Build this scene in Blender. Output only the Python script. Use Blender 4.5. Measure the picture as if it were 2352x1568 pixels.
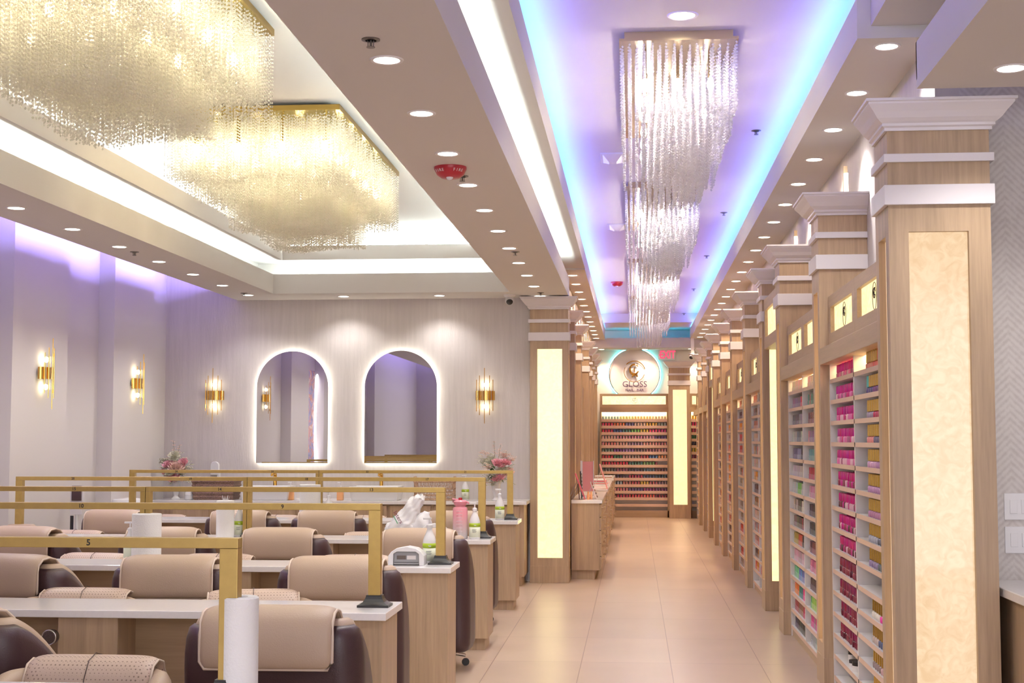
import bpy, bmesh, math, random
import numpy as np
from mathutils import Vector, Matrix, Euler
random.seed(7)
S = bpy.context.scene
for o in list(bpy.data.objects): bpy.data.objects.remove(o)
COL = S.collection
PI = math.pi

# ------------------------------------------------ camera, world, exposure
cd = bpy.data.cameras.new('camera'); cam = bpy.data.objects.new('camera', cd); COL.objects.link(cam)
cd.sensor_width = 36.0; cd.lens = 36.0*3267/2352; cd.clip_end = 100
PITCH = math.atan(226/3267); YAW = math.atan(280/3267*math.cos(PITCH))
cam.location = (0, 0, 1.5); cam.rotation_euler = (PI/2+PITCH, 0, YAW)
S.camera = cam
S.view_settings.view_transform = 'Standard'; S.view_settings.look = 'None'
S.view_settings.gamma = 1; S.view_settings.use_curve_mapping = False
S.view_settings.exposure = 0.2
W = bpy.data.worlds.new('world'); S.world = W; W.use_nodes = True
W.node_tree.nodes['Background'].inputs[0].default_value = (0.97, 0.94, 1.0, 1)
W.node_tree.nodes['Background'].inputs[1].default_value = 3.3
S.cycles.max_bounces = 6; S.cycles.diffuse_bounces = 3; S.cycles.glossy_bounces = 4
S.cycles.transmission_bounces = 4; S.cycles.transparent_max_bounces = 10; S.cycles.adaptive_threshold = 0.04; S.cycles.caustics_reflective = False; S.cycles.caustics_refractive = False
S.cycles.sample_clamp_indirect = 4.0; S.cycles.time_limit = 1150

# strengths of the lamps of the room
E_DOWN = 14.0        # recessed downlight lens
P_DOWN = 44.0        # beam of one recessed downlight, watts
E_COVE = 60.0        # white LED strip in the coves
E_BLUE = 35.0        # blue LED strip in the corridor tray
E_VIO = 280.0         # violet LED strip beside the left wall
E_BULB = 300.0
E_PANEL = 1.05
E_SHELF = 26.0
E_HALO = 30.0

# ------------------------------------------------ materials
def lin(c):
    return tuple(((x/255)/12.92 if x/255 <= 0.04045 else ((x/255+0.055)/1.055)**2.4) for x in c)
def new_mat(name):
    m = bpy.data.materials.new(name); m.use_nodes = True
    return m, m.node_tree, m.node_tree.nodes['Principled BSDF']
def setp(b, **k):
    for kk, v in k.items():
        b.inputs[kk.replace('_', ' ')].default_value = v
def mat(name, rgb, rough=0.5, metal=0.0, spec=0.5, noise=0.0, nscale=20, bump=0.0, bscale=60, stretch=(1, 1, 1), coat=0.0, sheen=0.0):
    m, t, b = new_mat(name); c = lin(rgb)
    b.inputs['Base Color'].default_value = (*c, 1); b.inputs['Roughness'].default_value = rough
    b.inputs['Metallic'].default_value = metal; b.inputs['Specular IOR Level'].default_value = spec
    b.inputs['Coat Weight'].default_value = coat; b.inputs['Sheen Weight'].default_value = sheen
    if noise or bump:
        tc = t.nodes.new('ShaderNodeTexCoord'); mp = t.nodes.new('ShaderNodeMapping')
        mp.inputs['Scale'].default_value = stretch
        t.links.new(tc.outputs['Object'], mp.inputs['Vector'])
    if noise:
        n = t.nodes.new('ShaderNodeTexNoise'); n.inputs['Scale'].default_value = nscale; n.inputs['Detail'].default_value = 4
        t.links.new(mp.outputs[0], n.inputs['Vector'])
        r = t.nodes.new('ShaderNodeValToRGB')
        r.color_ramp.elements[0].position = 0.3; r.color_ramp.elements[1].position = 0.7
        r.color_ramp.elements[0].color = (*[max(0, x*(1-noise)) for x in c], 1)
        r.color_ramp.elements[1].color = (*[min(1, x*(1+noise)) for x in c], 1)
        t.links.new(n.outputs['Fac'], r.inputs[0]); t.links.new(r.outputs[0], b.inputs['Base Color'])
    if bump:
        n2 = t.nodes.new('ShaderNodeTexNoise'); n2.inputs['Scale'].default_value = bscale; n2.inputs['Detail'].default_value = 3
        t.links.new(mp.outputs[0], n2.inputs['Vector'])
        bp = t.nodes.new('ShaderNodeBump'); bp.inputs['Strength'].default_value = bump; bp.inputs['Distance'].default_value = 0.01
        t.links.new(n2.outputs['Fac'], bp.inputs['Height']); t.links.new(bp.outputs[0], b.inputs['Normal'])
    return m
def emit(name, rgb, strength, linear=False):
    m = bpy.data.materials.new(name); m.use_nodes = True; t = m.node_tree; t.nodes.clear()
    e = t.nodes.new('ShaderNodeEmission'); o = t.nodes.new('ShaderNodeOutputMaterial')
    e.inputs[0].default_value = (*(rgb if linear else lin(rgb)), 1); e.inputs[1].default_value = strength
    t.links.new(e.outputs[0], o.inputs[0]); return m

M = {}
M['paint'] = mat('white_paint', (226, 219, 214), 0.75, spec=0.2)
M['soffit'] = mat('soffit_paint', (224, 218, 214), 0.8, spec=0.2)
M['wallpaper'] = mat('streaked_wallpaper', (214, 206, 203), 0.75, spec=0.25, noise=0.05, nscale=14, stretch=(2.0, 2.0, 0.12), bump=0.25, bscale=90)
M['leftwall'] = mat('plain_wall_paint', (216, 210, 208), 0.75, spec=0.25)
M['trim'] = mat('glossy_white_trim', (236, 230, 232), 0.35, spec=0.4)
M['quartz'] = mat('white_quartz', (240, 236, 236), 0.12, spec=0.5, noise=0.02, nscale=60)
M['gold'] = mat('brushed_gold', (186, 158, 92), 0.34, metal=0.6, noise=0.05, nscale=30, stretch=(1, 1, 1))
M['goldshine'] = mat('polished_gold', (224, 178, 92), 0.1, metal=1.0)
M['goldyellow'] = mat('polished_yellow_gold', (214, 190, 112), 0.15, metal=1.0)
M['goldplate'] = mat('champagne_plate', (205, 186, 150), 0.25, metal=0.8)
M['bronze'] = mat('brushed_bronze', (176, 152, 120), 0.35, metal=0.6)
M['blackbase'] = mat('black_plastic', (30, 28, 30), 0.35)
M['brown'] = mat('brown_leather', (64, 42, 44), 0.38, bump=0.12, bscale=220)
M['beige'] = mat('beige_leather', (182, 158, 136), 0.45, bump=0.1, bscale=200)
M['piping'] = mat('pale_piping', (214, 194, 176), 0.5)
M['chrome'] = mat('chrome', (220, 220, 224), 0.08, metal=1.0)
M['white'] = mat('white_plastic', (238, 236, 238), 0.3)
M['paper'] = mat('paper_towel', (240, 238, 236), 0.9, spec=0.1, bump=0.3, bscale=140)
M['grey'] = mat('grey_panel', (150, 150, 152), 0.3)
M['dark'] = mat('dark_plastic', (34, 32, 34), 0.4)
M['green'] = mat('lime_label', (170, 196, 40), 0.4)
M['label'] = mat('cream_label', (232, 236, 214), 0.5)
M['red'] = mat('red_plastic', (176, 36, 50), 0.3)
M['ink'] = mat('black_ink', (30, 26, 24), 0.6)
M['pinkglass'] = mat('pink_frosted_plastic', (232, 150, 164), 0.3)
M['ceramic'] = mat('white_ceramic', (244, 242, 242), 0.12)
M['amber'] = mat('amber_liquid', (240, 176, 120), 0.15)
M['wicker'] = mat('brown_wicker', (132, 104, 88), 0.7, noise=0.45, nscale=55, stretch=(1, 1, 2.5), bump=0.8, bscale=70)
M['wickerlight'] = mat('tan_wicker', (184, 150, 122), 0.7, noise=0.3, nscale=60, bump=0.5, bscale=80)
M['leaf'] = mat('leaf_green', (64, 92, 44), 0.5)
M['shelfwhite'] = mat('white_laminate', (232, 226, 224), 0.4)
M['crystal'] = None
M['mirror'] = mat('mirror_glass', (235, 235, 238), 0.01, metal=1.0)
M['steel'] = mat('dark_steel', (120, 112, 108), 0.3, metal=0.7)
M['acrylic'] = mat('clear_acrylic', (228, 222, 226), 0.1)

def wood(name, rgb, axis='z', contrast=0.16):
    m, t, b = new_mat(name); c = lin(rgb)
    tc = t.nodes.new('ShaderNodeTexCoord'); mp = t.nodes.new('ShaderNodeMapping')
    mp.inputs['Scale'].default_value = {'z': (1, 1, 0.05), 'x': (0.05, 1, 1), 'y': (1, 0.05, 1)}[axis]
    t.links.new(tc.outputs['Object'], mp.inputs['Vector'])
    n = t.nodes.new('ShaderNodeTexNoise'); n.inputs['Scale'].default_value = 22; n.inputs['Detail'].default_value = 5; n.inputs['Roughness'].default_value = 0.65
    t.links.new(mp.outputs[0], n.inputs['Vector'])
    n2 = t.nodes.new('ShaderNodeTexNoise'); n2.inputs['Scale'].default_value = 110; n2.inputs['Detail'].default_value = 3
    t.links.new(mp.outputs[0], n2.inputs['Vector'])
    mx = t.nodes.new('ShaderNodeMath'); mx.operation = 'MULTIPLY_ADD'; mx.inputs[1].default_value = 0.35
    t.links.new(n2.outputs['Fac'], mx.inputs[0]); t.links.new(n.outputs['Fac'], mx.inputs[2])
    r = t.nodes.new('ShaderNodeValToRGB'); r.color_ramp.elements[0].position = 0.48; r.color_ramp.elements[1].position = 0.86
    r.color_ramp.elements[0].color = (*[x*(1-contrast) for x in c], 1); r.color_ramp.elements[1].color = (*[min(1, x*(1+contrast)) for x in c], 1)
    t.links.new(mx.outputs[0], r.inputs[0]); t.links.new(r.outputs[0], b.inputs['Base Color'])
    b.inputs['Roughness'].default_value = 0.42; b.inputs['Specular IOR Level'].default_value = 0.4
    return m
WOOD = (180, 154, 124)
M['wood'] = wood('oak_veneer', WOOD)
M['woodx'] = wood('oak_veneer_across', WOOD, 'x', 0.1)
M['woody'] = wood('oak_veneer_lengthwise', WOOD, 'y', 0.1)

def floor_mat():
    m, t, b = new_mat('porcelain_floor_tile')
    tc = t.nodes.new('ShaderNodeTexCoord'); mp = t.nodes.new('ShaderNodeMapping')
    mp.inputs['Location'].default_value = (0.363+6.0, -9.82+12.0, 0)
    t.links.new(tc.outputs['Object'], mp.inputs['Vector'])
    br = t.nodes.new('ShaderNodeTexBrick'); br.offset = 0.0; br.squash = 1.0
    br.inputs['Scale'].default_value = 1.0; br.inputs['Brick Width'].default_value = 0.6; br.inputs['Row Height'].default_value = 1.195
    br.inputs['Mortar Size'].default_value = 0.0028; br.inputs['Mortar Smooth'].default_value = 0.1; br.inputs['Bias'].default_value = 0
    br.inputs['Color1'].default_value = (*lin((200, 176, 154)), 1); br.inputs['Color2'].default_value = (*lin((194, 170, 149)), 1)
    br.inputs['Mortar'].default_value = (*lin((150, 122, 108)), 1)
    t.links.new(mp.outputs[0], br.inputs['Vector'])
    n = t.nodes.new('ShaderNodeTexNoise'); n.inputs['Scale'].default_value = 1.6; n.inputs['Detail'].default_value = 5
    t.links.new(tc.outputs['Object'], n.inputs['Vector'])
    mx = t.nodes.new('ShaderNodeMixRGB'); mx.blend_type = 'MULTIPLY'; mx.inputs[0].default_value = 1.0
    rr = t.nodes.new('ShaderNodeValToRGB'); rr.color_ramp.elements[0].position = 0.3; rr.color_ramp.elements[1].position = 0.75
    rr.color_ramp.elements[0].color = (0.9, 0.9, 0.9, 1); rr.color_ramp.elements[1].color = (1, 1, 1, 1)
    t.links.new(n.outputs['Fac'], rr.inputs[0]); t.links.new(br.outputs[0], mx.inputs[1]); t.links.new(rr.outputs[0], mx.inputs[2])
    t.links.new(mx.outputs[0], b.inputs['Base Color'])
    b.inputs['Roughness'].default_value = 0.3; b.inputs['Specular IOR Level'].default_value = 0.45
    return m
M['floor'] = floor_mat()

def herringbone():
    m, t, b = new_mat('herringbone_wallpaper')
    tc = t.nodes.new('ShaderNodeTexCoord'); sp = t.nodes.new('ShaderNodeSeparateXYZ'); t.links.new(tc.outputs['Object'], sp.inputs[0])
    def math_(op, a, bb=None, c=None):
        n = t.nodes.new('ShaderNodeMath'); n.operation = op
        for i, v in enumerate((a, bb, c)):
            if v is None: continue
            if isinstance(v, (int, float)): n.inputs[i].default_value = v
            else: t.links.new(v, n.inputs[i])
        return n.outputs[0]
    tri = math_('PINGPONG', sp.outputs[0], 0.11)
    s = math_('ADD', sp.outputs[2], tri)
    st = math_('PINGPONG', s, 0.017)
    n = t.nodes.new('ShaderNodeTexNoise'); n.inputs['Scale'].default_value = 40
    t.links.new(tc.outputs['Object'], n.inputs['Vector'])
    h = math_('MULTIPLY_ADD', st, 30.0, n.outputs['Fac'])
    r = t.nodes.new('ShaderNodeValToRGB'); r.color_ramp.elements[0].position = 0.45; r.color_ramp.elements[1].position = 0.95
    r.color_ramp.elements[0].color = (*lin((206, 198, 194)), 1); r.color_ramp.elements[1].color = (*lin((222, 216, 212)), 1)
    t.links.new(h, r.inputs[0]); t.links.new(r.outputs[0], b.inputs['Base Color'])
    bp = t.nodes.new('ShaderNodeBump'); bp.inputs['Strength'].default_value = 0.35; bp.inputs['Distance'].default_value = 0.004
    t.links.new(h, bp.inputs['Height']); t.links.new(bp.outputs[0], b.inputs['Normal'])
    b.inputs['Roughness'].default_value = 0.6
    return m
M['herring'] = herringbone()

def panel_mat(name, c1, c2, strength):
    m = bpy.data.materials.new(name); m.use_nodes = True; t = m.node_tree; t.nodes.clear()
    e = t.nodes.new('ShaderNodeEmission'); o = t.nodes.new('ShaderNodeOutputMaterial'); g = t.nodes.new('ShaderNodeBsdfGlossy'); a = t.nodes.new('ShaderNodeAddShader')
    tc = t.nodes.new('ShaderNodeTexCoord'); n = t.nodes.new('ShaderNodeTexNoise'); n.inputs['Scale'].default_value = 16
    n.inputs['Detail'].default_value = 6; n.inputs['Distortion'].default_value = 1.6
    t.links.new(tc.outputs['Object'], n.inputs['Vector'])
    r = t.nodes.new('ShaderNodeValToRGB'); r.color_ramp.elements[0].position = 0.35; r.color_ramp.elements[1].position = 0.65
    r.color_ramp.elements[0].color = (*lin(c1), 1); r.color_ramp.elements[1].color = (*lin(c2), 1)
    t.links.new(n.outputs['Fac'], r.inputs[0]); t.links.new(r.outputs[0], e.inputs[0]); e.inputs[1].default_value = strength
    g.inputs[0].default_value = (0.05, 0.05, 0.05, 1); g.inputs['Roughness'].default_value = 0.12
    t.links.new(e.outputs[0], a.inputs[0]); t.links.new(g.outputs[0], a.inputs[1]); t.links.new(a.outputs[0], o.inputs[0]); return m
M['panel_near'] = panel_mat('backlit_alabaster', (238, 200, 156), (250, 218, 178), 0.92)
M['panel_far'] = panel_mat('backlit_cream_panel', (255, 228, 156), (255, 236, 168), 1.5)
M['panel_peach'] = panel_mat('backlit_peach_panel', (255, 208, 150), (255, 216, 160), 1.35)
M['signlight'] = panel_mat('backlit_sign_face', (255, 218, 150), (255, 232, 178), 1.35)

def objcolor(name, rough, metal=0.0):
    m, t, b = new_mat(name); oi = t.nodes.new('ShaderNodeObjectInfo'); t.links.new(oi.outputs['Color'], b.inputs['Base Color'])
    b.inputs['Roughness'].default_value = rough; b.inputs['Metallic'].default_value = metal; return m
M['polish'] = objcolor('polish_glass', 0.12); M['cap'] = objcolor('bottle_cap', 0.22); M['goldcap'] = objcolor('metallic_cap', 0.22, 0.85)
def attrcolor(name, rough):
    m, t, b = new_mat(name); a = t.nodes.new('ShaderNodeAttribute'); a.attribute_name = 'Col'; t.links.new(a.outputs['Color'], b.inputs['Base Color'])
    b.inputs['Roughness'].default_value = rough; return m
M['attr'] = attrcolor('assorted_polish_colours', 0.2)
def crystal_mat(name, tint):
    m = bpy.data.materials.new(name); m.use_nodes = True; t = m.node_tree; t.nodes.clear()
    o = t.nodes.new('ShaderNodeOutputMaterial'); g = t.nodes.new('ShaderNodeBsdfGlossy'); tl = t.nodes.new('ShaderNodeBsdfTranslucent')
    d = t.nodes.new('ShaderNodeBsdfDiffuse'); m1 = t.nodes.new('ShaderNodeMixShader'); m2 = t.nodes.new('ShaderNodeMixShader')
    g.inputs['Roughness'].default_value = 0.06; g.inputs[0].default_value = (1, 1, 1, 1)
    tl.inputs[0].default_value = (*tint, 1); d.inputs[0].default_value = (*tint, 1)
    m1.inputs[0].default_value = 0.35; t.links.new(tl.outputs[0], m1.inputs[1]); t.links.new(d.outputs[0], m1.inputs[2])
    m2.inputs[0].default_value = 0.2; t.links.new(m1.outputs[0], m2.inputs[1]); t.links.new(g.outputs[0], m2.inputs[2])
    tr = t.nodes.new('ShaderNodeBsdfTransparent'); m3 = t.nodes.new('ShaderNodeMixShader'); m3.inputs[0].default_value = 0.38
    t.links.new(m2.outputs[0], m3.inputs[1]); t.links.new(tr.outputs[0], m3.inputs[2])
    t.links.new(m3.outputs[0], o.inputs[0]); return m
M['crystal_warm'] = crystal_mat('warm_crystal', (0.99, 0.96, 0.86))
M['crystal_clear'] = crystal_mat('clear_crystal', (0.97, 0.93, 0.93))
def perforated():
    m, t, b = new_mat('perforated_beige_leather'); tc = t.nodes.new('ShaderNodeTexCoord')
    mp = t.nodes.new('ShaderNodeMapping'); mp.inputs['Rotation'].default_value = (0, 0, PI/4); t.links.new(tc.outputs['Object'], mp.inputs[0])
    v = t.nodes.new('ShaderNodeTexVoronoi'); v.inputs['Scale'].default_value = 95; v.inputs['Randomness'].default_value = 0.0
    t.links.new(mp.outputs[0], v.inputs['Vector'])
    r = t.nodes.new('ShaderNodeValToRGB'); r.color_ramp.elements[0].position = 0.22; r.color_ramp.elements[1].position = 0.34
    r.color_ramp.elements[0].color = (*lin((130, 108, 94)), 1); r.color_ramp.elements[1].color = (*lin((198, 174, 156)), 1)
    t.links.new(v.outputs['Distance'], r.inputs[0]); t.links.new(r.outputs[0], b.inputs['Base Color']); b.inputs['Roughness'].default_value = 0.45
    return m
M['perf'] = perforated()
def gradient_bottle():
    m, t, b = new_mat('pink_to_clear_plastic'); tc = t.nodes.new('ShaderNodeTexCoord'); sp = t.nodes.new('ShaderNodeSeparateXYZ')
    t.links.new(tc.outputs['Object'], sp.inputs[0]); r = t.nodes.new('ShaderNodeValToRGB')
    mr = t.nodes.new('ShaderNodeMapRange'); mr.inputs['From Max'].default_value = 0.24; t.links.new(sp.outputs[2], mr.inputs[0]); t.links.new(mr.outputs[0], r.inputs[0])
    r.color_ramp.elements[0].position = 0.15; r.color_ramp.elements[0].color = (*lin((196, 186, 186)), 1)
    r.color_ramp.elements[1].position = 0.75; r.color_ramp.elements[1].color = (*lin((238, 160, 170)), 1)
    t.links.new(r.outputs[0], b.inputs['Base Color']); b.inputs['Roughness'].default_value = 0.25; return m
M['pinkgrad'] = gradient_bottle()

M['lens'] = emit('downlight_lens', (255, 248, 232), E_DOWN)
M['lenswarm'] = emit('warm_downlight_lens', (1.0, 0.76, 0.52), E_DOWN*1.5, True)
M['cove'] = emit('white_led_strip', (0.86, 1.0, 0.97), E_COVE, True)
M['blueled'] = emit('blue_led_strip', (0.20, 0.16, 1.0), E_BLUE, True)
M['cyanled'] = emit('cyan_led_strip', (0.02, 0.5, 0.8), 17.0, True)
M['violed'] = emit('violet_led_strip', (0.36, 0.30, 1.0), E_VIO, True)
M['bulb'] = emit('warm_bulb', (1.0, 0.86, 0.56), E_BULB, True)
M['bulbcool'] = emit('soft_bulb', (1.0, 0.88, 0.78), E_BULB*0.7, True)
M['shelfled'] = emit('warm_led_strip', (1.0, 0.74, 0.36), E_SHELF, True)
M['halo'] = emit('mirror_halo_strip', (1.0, 0.96, 0.80), E_HALO, True)
M['tube'] = emit('sconce_tube', (1.0, 0.93, 0.72), 4.0, True)
M['scbulb'] = emit('sconce_bulb', (1.0, 0.84, 0.52), 26.0, True)
M['cyan'] = emit('cyan_halo_strip', (0.18, 0.95, 0.95), 7.0, True)
M['exitred'] = emit('exit_red', (1.0, 0.06, 0.12), 1.6, True)
M['neon'] = emit('white_neon', (1.0, 0.95, 1.0), 4.0, True)

# ------------------------------------------------ mesh helpers
class MB:
    def __init__(s): s.v = []; s.f = []; s.m = []; s.c = []
    def add(s, v, f, m=0, col=None):
        n = len(s.v); s.v += [tuple(p) for p in v]; s.f += [tuple(i+n for i in q) for q in f]; s.m += [m]*len(f)
        s.c += [col]*len(f); return s
    def box(s, x0, x1, y0, y1, z0, z1, m=0, col=None):
        if x0 > x1: x0, x1 = x1, x0
        if y0 > y1: y0, y1 = y1, y0
        if z0 > z1: z0, z1 = z1, z0
        v = [(x0, y0, z0), (x1, y0, z0), (x1, y1, z0), (x0, y1, z0), (x0, y0, z1), (x1, y0, z1), (x1, y1, z1), (x0, y1, z1)]
        return s.add(v, [(0, 3, 2, 1), (4, 5, 6, 7), (0, 1, 5, 4), (1, 2, 6, 5), (2, 3, 7, 6), (3, 0, 4, 7)], m, col)
    def lathe(s, prof, n=24, c=(0, 0, 0), m=0, rot=0.0, sx=1, sy=1, col=None):
        v = []; f = []
        for r, z in prof:
            for i in range(n):
                a = rot+2*PI*i/n; v.append((c[0]+r*math.cos(a)*sx, c[1]+r*math.sin(a)*sy, c[2]+z))
        for j in range(len(prof)-1):
            for i in range(n): f.append((j*n+i, j*n+(i+1) % n, (j+1)*n+(i+1) % n, (j+1)*n+i))
        if prof[0][0] > 1e-6: f.append(tuple(reversed(range(n))))
        if prof[-1][0] > 1e-6: f.append(tuple(range((len(prof)-1)*n, len(prof)*n)))
        return s.add(v, f, m, col)
    def tube(s, pts, r, n=8, m=0, cap=True, closed=False):
        pts = [Vector(p) for p in pts]; k = len(pts); v = []; f = []
        up = Vector((0, 0, 1))
        for i, p in enumerate(pts):
            if closed: t = (pts[(i+1) % k]-pts[i-1])
            else: t = (pts[min(i+1, k-1)]-pts[max(i-1, 0)])
            t.normalize(); a = up if abs(t.z) < 0.95 else Vector((1, 0, 0))
            u = t.cross(a).normalized(); w = t.cross(u).normalized()
            rr = r[i] if isinstance(r, (list, tuple)) else r
            for j in range(n):
                an = 2*PI*j/n; v.append(p+u*math.cos(an)*rr+w*math.sin(an)*rr)
        for i in range(k if closed else k-1):
            b = (i+1) % k
            for j in range(n): f.append((i*n+j, i*n+(j+1) % n, b*n+(j+1) % n, b*n+j))
        if cap and not closed: f.append(tuple(range(n))); f.append(tuple(reversed(range((k-1)*n, k*n))))
        return s.add(v, f, m)
    def prism(s, poly, a, b, axis='y', m=0):
        n = len(poly); v = []
        for d in (a, b):
            for p, q in poly:
                v.append({'y': (p, d, q), 'x': (d, p, q), 'z': (p, q, d)}[axis])
        f = [tuple(range(n)), tuple(reversed(range(n, 2*n)))]+[(i, (i+1) % n, n+(i+1) % n, n+i) for i in range(n)]
        return s.add(v, f, m)
    def build(s, name, mats, parent=None, loc=(0, 0, 0), rot=(0, 0, 0), smooth=False, bevel=0, seg=2, subsurf=0, angle=None):
        me = bpy.data.meshes.new(name); me.from_pydata(s.v, [], s.f)
        if not isinstance(mats, (list, tuple)): mats = [mats]
        for mm in mats: me.materials.append(mm if not isinstance(mm, str) else M[mm])
        if len(mats) > 1: me.polygons.foreach_set('material_index', s.m)
        if any(c is not None for c in s.c):
            ca = me.color_attributes.new('Col', 'FLOAT_COLOR', 'CORNER'); arr = []
            for p in me.polygons:
                c = s.c[p.index] or (1, 1, 1); arr += [c[0], c[1], c[2], 1.0]*p.loop_total
            ca.data.foreach_set('color', arr)
        bm = bmesh.new(); bm.from_mesh(me); bmesh.ops.recalc_face_normals(bm, faces=bm.faces); bm.to_mesh(me); bm.free()
        if smooth: me.polygons.foreach_set('use_smooth', [True]*len(me.polygons))
        me.update()
        if smooth and angle: me.set_sharp_from_angle(angle=math.radians(angle))
        o = bpy.data.objects.new(name, me); COL.objects.link(o); o.location = loc; o.rotation_euler = rot
        if parent: o.parent = parent
        if bevel:
            md = o.modifiers.new('bevel', 'BEVEL'); md.width = bevel; md.segments = seg; md.limit_method = 'ANGLE'
        if subsurf:
            md = o.modifiers.new('sub', 'SUBSURF'); md.levels = subsurf; md.render_levels = subsurf
        return o
def box_obj(name, x0, x1, y0, y1, z0, z1, m, parent=None, bevel=0, **k):
    return MB().box(x0, x1, y0, y1, z0, z1).build(name, m, parent, bevel=bevel, **k)
def tag(o, label=None, cat=None, group=None, kind=None):
    if label: o['label'] = label
    if cat: o['category'] = cat
    if group: o['group'] = group
    if kind: o['kind'] = kind
    return o
def thing(name, label, cat, loc=(0, 0, 0), rotz=0, group=None):
    o = bpy.data.objects.new(name, None); COL.objects.link(o); o.location = loc; o.rotation_euler = (0, 0, rotz)
    o.empty_display_size = 0.1
    return tag(o, label, cat, group)
def struct(name, mb, m, bevel=0):
    o = mb.build(name, m, bevel=bevel); o['kind'] = 'structure'; return o
def kids(o): return list(o.children)
def dup(root, loc=None, rotz=None, label=None, group=None, parent=None):
    r = root.copy(); COL.objects.link(r)
    if parent: r.parent = parent
    if loc is not None: r.location = loc
    if rotz is not None: r.rotation_euler = (0, 0, rotz)
    if label: r['label'] = label
    if group: r['group'] = group
    for ch in kids(root):
        dup(ch, parent=r)
    return r
def text(name, s, size, loc, rot, m, parent=None, extrude=0.0008, align='CENTER', sx=1.0, bold=0.0, font=None):
    c = bpy.data.curves.new(name, 'FONT'); c.body = s; c.size = size; c.extrude = extrude; c.offset = bold
    c.align_x = align; c.align_y = 'CENTER'; c.resolution_u = 3
    o = bpy.data.objects.new(name, c); COL.objects.link(o); o.location = loc; o.rotation_euler = rot; o.scale = (sx, 1, 1)
    me = bpy.data.meshes.new_from_object(o); bpy.data.objects.remove(o); bpy.data.curves.remove(c)
    me.materials.clear(); me.materials.append(M[m] if isinstance(m, str) else m)
    o = bpy.data.objects.new(name, me); COL.objects.link(o); o.location = loc; o.rotation_euler = rot; o.scale = (sx, 1, 1)
    if parent: o.parent = parent
    return o
ORD = ['nearest', 'second', 'third', 'fourth', 'fifth', 'sixth', 'seventh', 'eighth', 'ninth', 'tenth', 'eleventh', 'twelfth', 'thirteenth',
       'fourteenth', 'fifteenth', 'sixteenth', 'seventeenth', 'eighteenth', 'nineteenth', 'twentieth', 'twenty-first', 'twenty-second', 'twenty-third']
FRONT = (PI/2, 0, 0)           # text facing -Y
ZC = 3.70                      # ceiling of the seating room
ZK = 3.82                      # ceiling of the corridor tray

# ================================================ THE ROOM
struct('floor', MB().box(-6, 4.5, -3, 28.4, -0.1, 0), 'floor')
struct('ceiling', MB().box(-6, -0.9, -3, 28.6, ZC, ZC+0.2), 'paint')
struct('ceiling_corridor', MB().box(-0.9, 4.5, -3, 28.6, ZK, ZK+0.1), 'paint')
struct('wall_left', MB().box(-5.33, -5.13, -3, 15.45, 0, ZC), 'leftwall')
n_trim = [0]
def trim(mb, m, bevel=0):
    n_trim[0] += 1; return struct('trim_%d' % n_trim[0], mb, m, bevel)
for y0 in (2.2, 4.5, 6.7, 8.9, 11.03, 13.27):       # shallow piers of the left wall
    trim(MB().box(-5.13, -4.975, y0, y0+1.12, 0, ZC), 'leftwall')
struct('wall_back', MB().box(-5.13, -1.10, 15.25, 15.45, 0, ZC), 'wallpaper')
struct('wall_corridor_left', MB().box(-1.05, -0.801, 15.45, 28.2, 0, 3.43), 'wood')
struct('wall_right', MB().box(1.445, 1.56, 6.86, 28.2, 0, ZK), 'wallpaper')
struct('wall_right_front', MB().box(1.56, 4.5, 6.86, 6.98, 0, ZK), 'herring')
struct('wall_end', MB().box(-1.2, 1.6, 28.2, 28.3, 0, ZK), 'paint')
struct('wall_side', MB().box(4.5, 4.6, -3, 7, 0, ZK), 'paint')  # unseen wall, added to cut the fill light from the open right side
struct('ceiling_end_drop', MB().box(-0.9, 1.445, 26.2, 28.2, 3.655, ZK), 'paint')
struct('wall_front', MB().box(-5.3, -2.4, -3.1, -3.0, 0, ZC), 'leftwall')

# ---- lower soffits (underside at 3.03) : trough shape, LED strips lie in the trough
def trough(x0, x1, y0, y1, z, lips='', h=0.205, m='soffit', t=0.04):
    mb = MB().box(x0, x1, y0, y1, z, z+t)
    if 'L' in lips: mb.box(x0, x0+0.015, y0, y1, z+t, z+h)
    if 'R' in lips: mb.box(x1-0.015, x1, y0, y1, z+t, z+h)
    if 'B' in lips: mb.box(x0, x1, y1-0.015, y1, z+t, z+h)
    if 'F' in lips: mb.box(x0, x1, y0, y0+0.015, z+t, z+h)
    return mb
mb = trough(-1.275, -0.685, -2.5, 15.25, 3.03, 'R')
mb.box(-1.275, -1.26, -2.5, 14.6, 3.07, 3.235)
mb.box(-3.765, -1.275, 14.6, 15.25, 3.03, 3.07).box(-3.765, -1.275, 14.6, 14.615, 3.07, 3.235)
mb.box(-4.33, -3.765, -2.5, 15.25, 3.03, 3.07).box(-4.33, -4.315, -2.5, 15.25, 3.07, 3.235).box(-3.78, -3.765, -2.5, 14.6, 3.07, 3.235)
struct('ceiling_soffit', mb, 'soffit')
# body of the soffit up to the ceiling, set back from the lips
mb = MB().box(-1.12, -0.86, -2.5, 15.25, 3.07, ZC).box(-4.14, -4.0, -2.5, 15.25, 3.07, ZC).box(-4.0, -1.12, 14.86, 15.0, 3.07, ZC)
struct('ceiling_soffit_core', mb, 'paint')
# second step of the tray in the left room
mb = MB().box(-4.0, -3.66, -2.5, 14.86, 3.38, 3.41).box(-3.675, -3.66, -2.5, 14.56, 3.41, 3.53)
mb.box(-1.38, -1.12, -2.5, 14.86, 3.38, 3.41).box(-1.38, -1.365, -2.5, 14.56, 3.41, 3.53)
mb.box(-3.66, -1.38, 14.56, 14.86, 3.38, 3.41).box(-3.66, -1.38, 14.56, 14.575, 3.41, 3.53)
struct('ceiling_tray_step', mb, 'paint')
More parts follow.
